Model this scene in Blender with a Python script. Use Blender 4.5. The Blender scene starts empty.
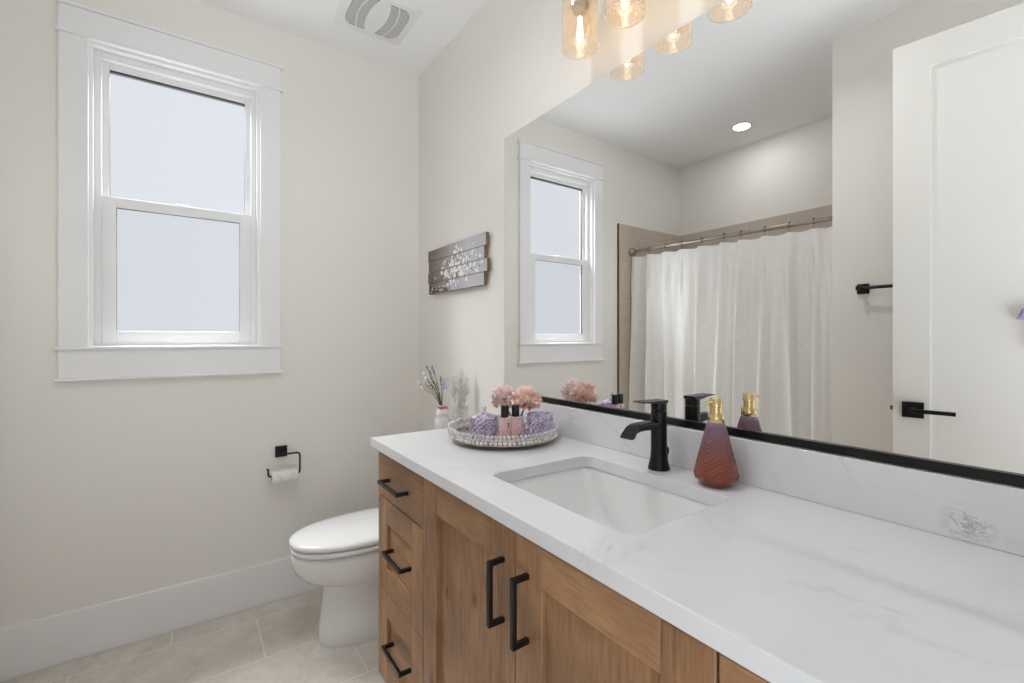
import bpy, bmesh, math, random
from mathutils import Vector, Matrix
scene = bpy.context.scene
COL = scene.collection
PI = math.pi

# ------------------------------------------------------------------ camera
cam_d = bpy.data.cameras.new('camera')
cam = bpy.data.objects.new('camera', cam_d)
COL.objects.link(cam)
cam_d.sensor_width = 36.0
cam_d.lens = 462.24 / 1024 * 36
cam_d.shift_y = -(341.5 - 338.38) / 1024
cam_d.clip_start = 0.02
TH = 0.6113                                     # forward = (-cos, sin)
cam.location = (2.4686, -1.0775, 1.2536)
cam.rotation_euler = (PI / 2, 0, PI / 2 - TH)
scene.camera = cam

# ------------------------------------------------------------------ light and exposure
scene.view_settings.view_transform = 'Standard'
scene.view_settings.look = 'None'
scene.view_settings.gamma = 1.0
scene.view_settings.use_curve_mapping = False
scene.view_settings.exposure = 0.18
SKY_SIDE, GROUND_SIDE = 0.9, 5.6     # world light through the doorway; brighter lower half added to light the ceiling
BULB_POWER = 0.058
CAN_POWER = 1.4
FILL_CAN_POWER = 4.5  # extra fill lamp in the ceiling, kept out of view
PANE_UP, PANE_LOW = 0.68, 0.57
WINDOW_POWER = 560.0           # bright sky above, shining down through the frosted window
w = bpy.data.worlds.new('world')
scene.world = w
w.use_nodes = True
wt = w.node_tree
tc_ = wt.nodes.new('ShaderNodeTexCoord'); sx_ = wt.nodes.new('ShaderNodeSeparateXYZ'); mr_ = wt.nodes.new('ShaderNodeMapRange')
wt.links.new(tc_.outputs['Generated'], sx_.inputs[0]); wt.links.new(sx_.outputs['Z'], mr_.inputs[0])
mr_.inputs[1].default_value = -0.30; mr_.inputs[2].default_value = 0.0
mr_.inputs[3].default_value = GROUND_SIDE; mr_.inputs[4].default_value = SKY_SIDE
wt.nodes['Background'].inputs[0].default_value = (0.895, 0.95, 1.0, 1)
m2_ = wt.nodes.new('ShaderNodeMapRange'); mm_ = wt.nodes.new('ShaderNodeMath'); mm_.operation = 'MULTIPLY'
wt.links.new(sx_.outputs['Y'], m2_.inputs[0])
m2_.inputs[1].default_value = -0.15; m2_.inputs[2].default_value = 0.30; m2_.inputs[3].default_value = 0.75; m2_.inputs[4].default_value = 0.85
wt.links.new(mr_.outputs[0], mm_.inputs[0]); wt.links.new(m2_.outputs[0], mm_.inputs[1])
wt.links.new(mm_.outputs[0], wt.nodes['Background'].inputs[1])
try:
    scene.cycles.use_denoising = True
    scene.cycles.max_bounces = 12
    scene.cycles.diffuse_bounces = 8
    scene.cycles.glossy_bounces = 6
    scene.cycles.transmission_bounces = 8
    scene.cycles.transparent_max_bounces = 16
    scene.cycles.sample_clamp_indirect = 4.0
    scene.cycles.caustics_reflective = True
    scene.cycles.blur_glossy = 0.3
    scene.cycles.caustics_refractive = False
except Exception:
    pass

def area_light(name, loc, rot, size, power, color=(1, 1, 1), size_y=None, shape='DISK', spread=0):
    l = bpy.data.lights.new(name, 'AREA')
    l.shape = shape
    l.size = size
    if size_y: l.size_y = size_y
    l.energy = power
    l.color = color
    if spread: l.spread = math.radians(spread)
    o = bpy.data.objects.new(name, l)
    COL.objects.link(o)
    o.location = loc
    o.rotation_euler = rot
    return o
portal = area_light('doorway_portal', (2.66, -0.985, 1.22), (0, PI / 2, 0), 2.40, 1, size_y=0.74, shape='RECTANGLE')
portal.data.cycles.is_portal = True
sky_lamp = area_light('window_daylight', (0, 0, 0), (0, 0, 0), 3.4, WINDOW_POWER, (0.93, 0.965, 1.0), size_y=0.6, shape='RECTANGLE')
_z = -Vector((0.66, 0.0, -0.72)).normalized(); _x = Vector((0.0, 1.0, 0.0)); _x = (_x - _z * _x.dot(_z)).normalized(); _y = _z.cross(_x)
sky_lamp.matrix_world = Matrix.Translation((-0.80, -1.15, 3.20)) @ Matrix((_x, _y, _z)).transposed().to_4x4()

# ------------------------------------------------------------------ materials
def lin(c):
    def f(x):
        x /= 255.0
        return x / 12.92 if x <= 0.04045 else ((x + 0.055) / 1.055) ** 2.4
    return (f(c[0]), f(c[1]), f(c[2]), 1)

class NT:
    def __init__(s, name):
        s.m = bpy.data.materials.new(name)
        s.m.use_nodes = True
        s.t = s.m.node_tree
        s.b = s.t.nodes['Principled BSDF']
        s.out = s.t.nodes['Material Output']
    def n(s, kind, **kw):
        nd = s.t.nodes.new(kind)
        for k, v in kw.items():
            if k.startswith('i_'):
                nd.inputs[k[2:].replace('_', ' ')].default_value = v
            else:
                setattr(nd, k, v)
        return nd
    def l(s, a, b):
        s.t.links.new(a, b)
    def ramp(s, src, stops):
        r = s.n('ShaderNodeValToRGB')
        el = r.color_ramp.elements
        while len(el) < len(stops): el.new(0.5)
        for e, (p, c) in zip(el, stops):
            e.position = p
            e.color = c if len(c) == 4 else (*c, 1)
        s.l(src, r.inputs[0])
        return r.outputs[0]
    def mix(s, fac, a, b, mode='MIX'):
        m = s.n('ShaderNodeMix', data_type='RGBA', blend_type=mode)
        for sock, v in ((m.inputs[0], fac), (m.inputs[6], a), (m.inputs[7], b)):
            if hasattr(v, 'is_output'): s.l(v, sock)
            else: sock.default_value = v
        return m.outputs[2]
    def math(s, op, a, b=0.0):
        m = s.n('ShaderNodeMath', operation=op)
        for sock, v in ((m.inputs[0], a), (m.inputs[1], b)):
            if hasattr(v, 'is_output'): s.l(v, sock)
            else: sock.default_value = v
        return m.outputs[0]
    def coords(s, scale=(1, 1, 1), loc=(0, 0, 0), rot=(0, 0, 0), kind='Object'):
        tc = s.n('ShaderNodeTexCoord')
        mp = s.n('ShaderNodeMapping')
        mp.inputs['Scale'].default_value = scale
        mp.inputs['Location'].default_value = loc
        mp.inputs['Rotation'].default_value = rot
        s.l(tc.outputs[kind], mp.inputs[0])
        return mp.outputs[0]
    def noise(s, vec, scale, detail=4, rough=0.5, dist=0.0):
        t = s.n('ShaderNodeTexNoise')
        t.inputs['Scale'].default_value = scale
        t.inputs['Detail'].default_value = detail
        t.inputs['Roughness'].default_value = rough
        t.inputs['Distortion'].default_value = dist
        s.l(vec, t.inputs['Vector'])
        return t.outputs[0]
    def bump(s, h, strength, dist=0.002):
        b = s.n('ShaderNodeBump')
        b.inputs['Strength'].default_value = strength
        b.inputs['Distance'].default_value = dist
        s.l(h, b.inputs['Height'])
        s.l(b.outputs[0], s.b.inputs['Normal'])
    def set(s, **kw):
        for k, v in kw.items():
            s.b.inputs[k.replace('_', ' ')].default_value = v
        return s

def plain(name, rgb, rough=0.5, metal=0.0, spec=0.5, var=0.0, bump=0.0, nscale=20):
    t = NT(name)
    c = lin(rgb)
    t.set(Base_Color=c, Roughness=rough, Metallic=metal)
    t.b.inputs['Specular IOR Level'].default_value = spec
    v = t.coords()
    n = t.noise(v, nscale, 3)
    if var > 0:
        t.l(t.ramp(n, [(0.3, tuple(x * (1 - var) for x in c[:3])), (0.7, tuple(min(1, x * (1 + var)) for x in c[:3]))]), t.b.inputs['Base Color'])
    if bump > 0:
        t.bump(n, bump)
    return t.m

M = {}
M['wall'] = plain('greige_paint', (234, 231, 225), 0.55, spec=0.35, var=0.012, bump=0.05, nscale=180)
M['ceil'] = plain('ceiling_paint', (247, 247, 247), 0.8, spec=0.2, var=0.006, bump=0.04, nscale=120)
M['trim'] = plain('white_trim_paint', (237, 237, 237), 0.35, var=0.004)
M['door'] = plain('white_door_paint', (222, 219, 214), 0.4, var=0.004)
M['vinyl'] = plain('white_vinyl', (234, 234, 234), 0.3, var=0.004)
M['black'] = plain('matte_black_metal', (9, 9, 9), 0.3, metal=0.0, spec=0.35, var=0.05)
M['dark'] = plain('dark_gap', (22, 18, 15), 0.8)
M['chrome'] = plain('brushed_nickel', (176, 166, 156), 0.22, metal=1.0, var=0.03)
M['bronze'] = plain('tile_edge_bronze', (92, 80, 70), 0.35, metal=1.0, var=0.03)
M['silver'] = plain('silver_metal', (205, 198, 190), 0.2, metal=1.0, var=0.04)
M['gold'] = plain('polished_gold', (228, 202, 148), 0.14, metal=1.0, var=0.02)
M['porcelain'] = plain('white_porcelain', (232, 232, 231), 0.08, var=0.003)
M['seatplastic'] = plain('white_seat_plastic', (233, 233, 232), 0.18, var=0.003)
M['paper'] = plain('tissue_paper', (236, 234, 231), 0.95, spec=0.1, var=0.01, bump=0.15, nscale=300)
M['ceramic'] = plain('white_ceramic', (232, 231, 228), 0.3, var=0.01)
M['capblack'] = plain('black_bottle_cap', (12, 11, 12), 0.3)
M['pinkribbon'] = plain('pink_ribbon', (206, 116, 136), 0.6, var=0.1, nscale=200)
M['stem'] = plain('dried_stem', (116, 96, 66), 0.8, var=0.2, nscale=90)
M['lavender'] = plain('lavender_bud', (98, 88, 158), 0.8, var=0.2, nscale=120)
M['whitebud'] = plain('white_bud', (238, 236, 230), 0.8, var=0.05, nscale=120)
M['lightblue'] = plain('pale_blue_blossom', (172, 184, 214), 0.8, var=0.1, nscale=120)
def plume_mat():
    t = NT('white_plume')
    n = t.noise(t.coords(), 150, 2)
    c = t.ramp(n, [(0.3, lin((244, 243, 240))), (0.7, lin((252, 251, 250)))])
    t.l(c, t.b.inputs['Base Color']); t.set(Roughness=0.95)
    tl = t.n('ShaderNodeBsdfTranslucent'); t.l(c, tl.inputs[0])
    mx = t.n('ShaderNodeMixShader'); mx.inputs[0].default_value = 0.5
    t.l(t.b.outputs[0], mx.inputs[1]); t.l(tl.outputs[0], mx.inputs[2]); t.l(mx.outputs[0], t.out.inputs['Surface'])
    return t.m
M['plume'] = plume_mat()
M['lilac_cloth'] = plain('lilac_ribbon_fabric', (150, 140, 168), 0.7, var=0.15, nscale=60)
M['ventdark'] = plain('vent_shadow_mesh', (168, 167, 166), 0.8, var=0.1, nscale=300)
M['core'] = plain('cardboard', (150, 122, 92), 0.9, var=0.08)
M['jamb'] = plain('gasket_dark', (70, 66, 64), 0.6)

def emit(name, rgb, strength, lin_rgb=False):
    t = NT(name)
    c = (*rgb, 1) if lin_rgb else lin(rgb)
    t.b.inputs['Base Color'].default_value = (0.05, 0.05, 0.05, 1)
    t.b.inputs['Emission Color'].default_value = c
    t.b.inputs['Emission Strength'].default_value = strength
    return t
def pane_material(name, strength, rgb):
    t = emit(name, rgb, strength, True)
    t.set(Roughness=0.35, Base_Color=(0.02, 0.02, 0.02, 1))
    n = t.noise(t.coords(), 260, 2)
    t.bump(n, 0.5, 0.002)
    tr = t.n('ShaderNodeBsdfTransparent')
    mx = t.n('ShaderNodeMixShader'); mx.inputs[0].default_value = 0.3
    t.l(tr.outputs[0], mx.inputs[1]); t.l(t.b.outputs[0], mx.inputs[2])
    t.l(mx.outputs[0], t.out.inputs['Surface'])
    return t.m
M['pane_up'] = pane_material('frosted_daylit_pane', PANE_UP, (0.97, 1.0, 1.10))
M['pane_low'] = pane_material('frosted_daylit_pane_lower', PANE_LOW, (0.97, 1.0, 1.10))  # lower pane: same frosted glass, weaker emission than the upper
M['filament'] = emit('glowing_filament', (1.0, 0.80, 0.52), 14.0, True).m
M['lens'] = emit('lit_downlight_lens', (1.0, 0.95, 0.88), 9.0, True).m

def clear_glass(name, tint, gloss=0.12, haze=0.0, haze_col=(0.9, 0.9, 0.9), rough=0.03):
    t = NT(name)
    tr = t.n('ShaderNodeBsdfTransparent'); tr.inputs[0].default_value = (*tint, 1)
    gl = t.n('ShaderNodeBsdfGlossy'); gl.inputs['Roughness'].default_value = rough
    gl.inputs['Color'].default_value = (1, 1, 1, 1)
    lw = t.n('ShaderNodeLayerWeight'); lw.inputs['Blend'].default_value = 0.35
    f = t.math('ADD', t.math('MULTIPLY', lw.outputs['Facing'], 0.45), gloss * 0.3)
    mx = t.n('ShaderNodeMixShader')
    t.l(f, mx.inputs[0]); t.l(tr.outputs[0], mx.inputs[1]); t.l(gl.outputs[0], mx.inputs[2])
    last = mx.outputs[0]
    if haze > 0:
        tl = t.n('ShaderNodeBsdfTranslucent'); tl.inputs[0].default_value = (*haze_col, 1)
        df = t.n('ShaderNodeBsdfDiffuse'); df.inputs[0].default_value = (*haze_col, 1)
        m1 = t.n('ShaderNodeMixShader'); m1.inputs[0].default_value = 0.5
        t.l(tl.outputs[0], m1.inputs[1]); t.l(df.outputs[0], m1.inputs[2])
        seeds = t.noise(t.coords(), 160, 2)
        hz = t.ramp(seeds, [(0.35, (haze * 0.75,) * 3), (0.72, (min(1, haze * 1.5),) * 3)])
        m2 = t.n('ShaderNodeMixShader')
        t.l(hz, m2.inputs[0]); t.l(last, m2.inputs[1]); t.l(m1.outputs[0], m2.inputs[2])
        last = m2.outputs[0]
    t.l(last, t.out.inputs['Surface'])
    return t.m
M['shade'] = clear_glass('seeded_glass', (0.975, 0.925, 0.86), 0.10, 0.12, (0.98, 0.84, 0.68))
M['rim'] = clear_glass('polished_glass_rim', (0.97, 0.93, 0.87), 0.2, 0.55, (0.97, 0.93, 0.87))
M['bulb'] = clear_glass('bulb_glass', (1.0, 0.98, 0.93), 0.1)
M['frost'] = clear_glass('frosted_tumbler_glass', (0.93, 0.93, 0.93), 0.1, 0.38, (0.9, 0.9, 0.89))
M['perfume'] = clear_glass('pink_perfume_glass', (0.985, 0.92, 0.92), 0.12, 0.30, (0.95, 0.84, 0.84))
M['pinkliquid'] = plain('pink_scent', (240, 208, 206), 0.2, var=0.02)

def jar_glass():
    t = NT('lilac_cut_glass')
    t.set(Base_Color=lin((186, 160, 208)), Roughness=0.08, Transmission_Weight=0.25, IOR=1.45)
    v = t.n('ShaderNodeTexVoronoi'); v.inputs['Scale'].default_value = 210
    t.l(t.coords(), v.inputs['Vector'])
    t.l(t.ramp(v.outputs['Color'], [(0.15, lin((156, 132, 186))), (0.5, lin((204, 190, 218))), (0.85, lin((248, 244, 250)))]), t.b.inputs['Base Color'])
    return t.m
M['jar'] = jar_glass()
def crystal(name, rgb):
    t = NT(name)
    t.set(Base_Color=lin(rgb), Roughness=0.05, Transmission_Weight=0.12, IOR=1.6)
    v = t.n('ShaderNodeTexVoronoi'); v.inputs['Scale'].default_value = 260
    t.l(t.coords(), v.inputs['Vector'])
    c = lin(rgb)
    t.l(t.ramp(v.outputs['Color'], [(0.25, tuple(x * 0.6 for x in c[:3])), (0.6, c), (0.85, (0.95, 0.93, 0.92))]), t.b.inputs['Base Color'])
    return t.m
M['crystal'] = crystal('clear_crystal', (240, 234, 236))
M['amethyst'] = crystal('lilac_crystal', (172, 146, 190))
def pearl():
    t = NT('pearl_bead')
    t.set(Base_Color=lin((216, 200, 194)), Roughness=0.12)
    t.b.inputs['Coat Weight'].default_value = 0.6
    v = t.n('ShaderNodeTexVoronoi'); v.inputs['Scale'].default_value = 95
    t.l(t.coords(), v.inputs['Vector'])
    t.l(t.ramp(v.outputs['Color'], [(0.2, lin((206, 184, 174))), (0.5, lin((238, 226, 220))), (0.85, lin((250, 246, 243)))]), t.b.inputs['Base Color'])
    return t.m
M['pearl'] = pearl()
def petal(name, a, b):
    t = NT(name)
    v = t.coords()
    n = t.noise(v, 45, 3)
    t.l(t.ramp(n, [(0.35, lin(a)), (0.68, lin(b))]), t.b.inputs['Base Color'])
    t.set(Roughness=0.8)
    t.b.inputs['Subsurface Weight'].default_value = 0.15
    t.b.inputs['Subsurface Radius'].default_value = (0.01, 0.005, 0.004)
    return t.m
M['petal_pale'] = petal('pale_pink_petal', (246, 214, 215), (254, 242, 240))
M['petal_peach'] = petal('peach_pink_petal', (246, 198, 182), (254, 238, 229))

def soap_glass():
    t = NT('ombre_ribbed_glass')
    tc = t.n('ShaderNodeTexCoord')
    sx = t.n('ShaderNodeSeparateXYZ'); t.l(tc.outputs['Object'], sx.inputs[0])
    z = t.math('MULTIPLY', sx.outputs['Z'], 1 / 0.15)
    nz = t.math('ADD', z, t.math('MULTIPLY', t.math('SUBTRACT', t.noise(tc.outputs['Object'], 60, 2), 0.5), 0.10))
    col = t.ramp(nz, [(0.0, lin((138, 58, 38))), (0.22, lin((152, 66, 34))), (0.42, lin((142, 72, 54))), (0.66, lin((140, 88, 90))), (0.88, lin((142, 104, 130))), (1.0, lin((164, 144, 186)))])
    t.l(col, t.b.inputs['Base Color'])
    t.set(Roughness=0.1, IOR=1.45)
    t.b.inputs['Transmission Weight'].default_value = 0.30
    t.b.inputs['Coat Weight'].default_value = 0.5
    return t.m
M['soap'] = soap_glass()

def wood(name, vertical, tone=1.0, knot_seed=0.0):
    t = NT(name)
    if vertical: sc = (1.0, 1.0, 0.11)
    else: sc = (0.11, 1.0, 1.0)
    v = t.coords(sc, loc=(knot_seed, knot_seed * 2, knot_seed))
    v0 = t.coords((1, 1, 1), loc=(knot_seed, 0, knot_seed * 3))
    broad = t.noise(v, 9, 4, 0.55, 0.6)
    fine = t.noise(v, 120, 3, 0.6)
    mott = t.noise(v0, 5, 3, 0.5, 0.4)
    c = t.ramp(broad, [(0.28, lin((112, 74, 44))), (0.5, lin((156, 110, 70))), (0.74, lin((188, 141, 96)))])
    c = t.mix(0.30, c, t.ramp(fine, [(0.3, (0.13, 0.08, 0.045)), (0.7, (0.62, 0.43, 0.27))]))
    c = t.mix(t.ramp(mott, [(0.40, (0.0,) * 3), (0.72, (0.65,) * 3)]), c, lin((118, 86, 62)))
    # knots
    vo = t.n('ShaderNodeTexVoronoi'); vo.voronoi_dimensions = '2D'; vo.inputs['Scale'].default_value = 4.6
    sx = t.n('ShaderNodeSeparateXYZ'); t.l(t.coords((1, 1, 0.55) if vertical else (0.55, 1, 1), loc=(3.13 + knot_seed, 0, 1.71 + knot_seed)), sx.inputs[0])
    cb = t.n('ShaderNodeCombineXYZ'); t.l(sx.outputs['X'], cb.inputs[0]); t.l(sx.outputs['Z'], cb.inputs[1])
    t.l(cb.outputs[0], vo.inputs['Vector'])
    gate = t.n('ShaderNodeSeparateColor'); t.l(vo.outputs['Color'], gate.inputs[0])
    k = t.ramp(vo.outputs['Distance'], [(0.0, (1, 1, 1)), (0.030, (0.8,) * 3), (0.055, (0.25,) * 3), (0.13, (0,) * 3)])
    k = t.math('MULTIPLY', k, t.math('GREATER_THAN', gate.outputs[0], 0.45))
    c = t.mix(t.math('MULTIPLY', k, 0.8), c, lin((66, 42, 28)))
    t.l(c, t.b.inputs['Base Color'])
    t.set(Roughness=0.42)
    t.b.inputs['Specular IOR Level'].default_value = 0.4
    t.bump(fine, 0.06, 0.001)
    return t.m
M['wood_v'] = wood('alder_wood_upright_grain', True)
M['wood_h'] = wood('alder_wood_level_grain', False, knot_seed=0.37)

def quartz():
    t = NT('veined_white_quartz')
    v = t.coords()
    cloud = t.noise(v, 3.0, 4, 0.55, 0.3)
    base = t.ramp(cloud, [(0.3, lin((221, 221, 224))), (0.7, lin((228, 228, 229)))])
    n1 = t.noise(v, 2.2, 7, 0.62, 0.9)
    d = t.math('ABSOLUTE', t.math('SUBTRACT', n1, 0.5))
    line = t.ramp(d, [(0.0, (1, 1, 1)), (0.010, (0.35,) * 3), (0.028, (0,) * 3)])
    brk = t.ramp(t.noise(v, 5.5, 3), [(0.46, (0,) * 3), (0.62, (1,) * 3)])
    vein = t.math('MULTIPLY', line, brk)
    c = t.mix(t.math('MULTIPLY', vein, 0.26), base, lin((168, 169, 178)))
    # one stronger vein cluster in the backsplash stone near its right end
    tc = t.n('ShaderNodeTexCoord')
    vm = t.n('ShaderNodeVectorMath', operation='DISTANCE')
    t.l(tc.outputs['Object'], vm.inputs[0]); vm.inputs[1].default_value = (2.275, -0.02, 0.946)
    mask = t.ramp(vm.outputs['Value'], [(0.008, (0.9,) * 3), (0.040, (0,) * 3)])
    n2 = t.noise(t.coords((0.8, 1, 1.7), rot=(0, -0.7, 0)), 13, 8, 0.72, 0.5)
    d2 = t.math('ABSOLUTE', t.math('SUBTRACT', n2, 0.5))
    l2 = t.ramp(d2, [(0.0, (0.8,) * 3), (0.010, (0.4,) * 3), (0.024, (0,) * 3)])
    c = t.mix(t.math('MULTIPLY', t.math('MULTIPLY', l2, mask), 0.95), c, lin((104, 104, 118)))
    t.l(c, t.b.inputs['Base Color'])
    t.set(Roughness=0.08)
    return t.m
M['quartz'] = quartz()

def floor_mat():
    t = NT('stone_look_floor_tile')
    tc = t.n('ShaderNodeTexCoord')
    sx = t.n('ShaderNodeSeparateXYZ'); t.l(tc.outputs['Object'], sx.inputs[0])
    cx = t.n('ShaderNodeCombineXYZ')
    t.l(t.math('ADD', sx.outputs['Y'], 5 * 0.61 - 0.838 + 0.61 + 1.056 + 0.305), cx.inputs[0])
    t.l(t.math('ADD', sx.outputs['X'], 0.305 * 4 - 0.125), cx.inputs[1])
    br = t.n('ShaderNodeTexBrick')
    br.offset = 0.5
    br.inputs['Scale'].default_value = 1.0
    br.inputs['Brick Width'].default_value = 0.61
    br.inputs['Row Height'].default_value = 0.305
    br.inputs['Mortar Size'].default_value = 0.0022
    br.inputs['Mortar Smooth'].default_value = 0.1
    br.inputs['Color1'].default_value = (0.45, 0.45, 0.45, 1)
    br.inputs['Color2'].default_value = (0.60, 0.60, 0.60, 1)
    br.inputs['Mortar'].default_value = (0, 0, 0, 1)
    t.l(cx.outputs[0], br.inputs['Vector'])
    v = tc.outputs['Object']
    n1 = t.noise(v, 4.5, 6, 0.62, 0.8)
    n2 = t.noise(v, 34, 5, 0.65)
    c = t.ramp(n1, [(0.3, lin((192, 183, 172))), (0.5, lin((209, 202, 193))), (0.72, lin((222, 217, 209)))])
    c = t.mix(0.22, c, t.ramp(n2, [(0.3, lin((140, 130, 120))), (0.7, lin((214, 208, 200)))]))
    c = t.mix(0.10, c, br.outputs['Color'], 'OVERLAY')
    c = t.mix(br.outputs['Fac'], c, lin((224, 219, 212)))
    t.l(c, t.b.inputs['Base Color'])
    t.set(Roughness=0.45)
    h = t.math('SUBTRACT', 1.0, br.outputs['Fac'])
    t.bump(h, 0.25, 0.001)
    return t.m
M['floor'] = floor_mat()

def shower_tile(name, axis):
    t = NT(name)
    tc = t.n('ShaderNodeTexCoord')
    sx = t.n('ShaderNodeSeparateXYZ'); t.l(tc.outputs['Object'], sx.inputs[0])
    cx = t.n('ShaderNodeCombineXYZ')
    t.l(t.math('ADD', sx.outputs[axis], 6.0 if axis == 'X' else 5.9), cx.inputs[0])
    t.l(t.math('ADD', sx.outputs['Z'], 0.0545), cx.inputs[1])
    br = t.n('ShaderNodeTexBrick'); br.offset = 0.5
    br.inputs['Scale'].default_value = 1.0
    br.inputs['Brick Width'].default_value = 0.30
    br.inputs['Row Height'].default_value = 0.10
    br.inputs['Mortar Size'].default_value = 0.0018
    br.inputs['Color1'].default_value = lin((196, 184, 171))
    br.inputs['Color2'].default_value = lin((188, 176, 162))
    br.inputs['Mortar'].default_value = lin((214, 208, 200))
    t.l(cx.outputs[0], br.inputs['Vector'])
    n = t.noise(t.coords(), 18, 4)
    c = t.mix(0.15, br.outputs['Color'], t.ramp(n, [(0.3, lin((170, 156, 142))), (0.7, lin((210, 200, 188)))]))
    t.l(c, t.b.inputs['Base Color'])
    t.set(Roughness=0.3)
    return t.m
M['tile_y'] = shower_tile('taupe_shower_tile_side', 'Y')
M['tile_x'] = shower_tile('taupe_shower_tile_back', 'X')

def curtain_mat():
    t = NT('slubby_cream_curtain')
    v = t.coords((1.0, 1.0, 9.0))
    n = t.noise(v, 34, 4, 0.6)
    c = t.ramp(n, [(0.3, lin((236, 234, 230))), (0.7, lin((250, 249, 247)))])
    t.l(c, t.b.inputs['Base Color'])
    t.set(Roughness=0.85)
    t.b.inputs['Sheen Weight'].default_value = 0.2
    t.bump(n, 0.5, 0.004)
    tl = t.n('ShaderNodeBsdfTranslucent'); t.l(c, tl.inputs[0])
    mx = t.n('ShaderNodeMixShader'); mx.inputs[0].default_value = 0.10
    t.l(t.b.outputs[0], mx.inputs[1]); t.l(tl.outputs[0], mx.inputs[2])
    t.l(mx.outputs[0], t.out.inputs['Surface'])
    return t.m
M['curtain'] = curtain_mat()

def plank_mat():
    t = NT('painted_grey_plank')
    v = t.coords((0.5, 1, 5))
    n = t.noise(v, 26, 4, 0.6)
    tc = t.n('ShaderNodeTexCoord')
    sx = t.n('ShaderNodeSeparateXYZ'); t.l(tc.outputs['Object'], sx.inputs[0])
    g = t.math('ADD', t.math('MULTIPLY', sx.outputs['X'], 1.35), t.math('MULTIPLY', t.math('SUBTRACT', n, 0.5), 0.35))
    c = t.ramp(g, [(0.02, lin((110, 94, 86))), (0.22, lin((146, 134, 128))), (0.55, lin((190, 187, 190))), (0.85, lin((182, 183, 190)))])
    t.l(c, t.b.inputs['Base Color'])
    t.set(Roughness=0.6)
    return t.m
M['plank'] = plank_mat()
M['plankdark'] = plain('dark_brown_paint', (70, 56, 52), 0.6, var=0.2, nscale=80)
M['plankedge'] = plain('raw_wood_edge', (122, 100, 74), 0.7, var=0.1, nscale=60)
M['paintwhite'] = plain('white_paint_dab', (232, 230, 228), 0.6, var=0.05, nscale=90)
M['paintgreen'] = plain('dark_leaf_paint', (86, 84, 80), 0.6, var=0.2, nscale=90)
M['paintvase'] = plain('blue_grey_vase_paint', (178, 180, 202), 0.6, var=0.1, nscale=60)
def mirror_mat():
    t = NT('mirror_silver')
    t.set(Base_Color=(0.93, 0.935, 0.93, 1), Metallic=1.0, Roughness=0.0)
    n = t.noise(t.coords(), 3, 2)
    t.l(t.ramp(n, [(0.0, (0.925, 0.93, 0.925)), (1.0, (0.935, 0.94, 0.935))]), t.b.inputs['Base Color'])
    return t.m
M['mirror'] = mirror_mat()

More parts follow.
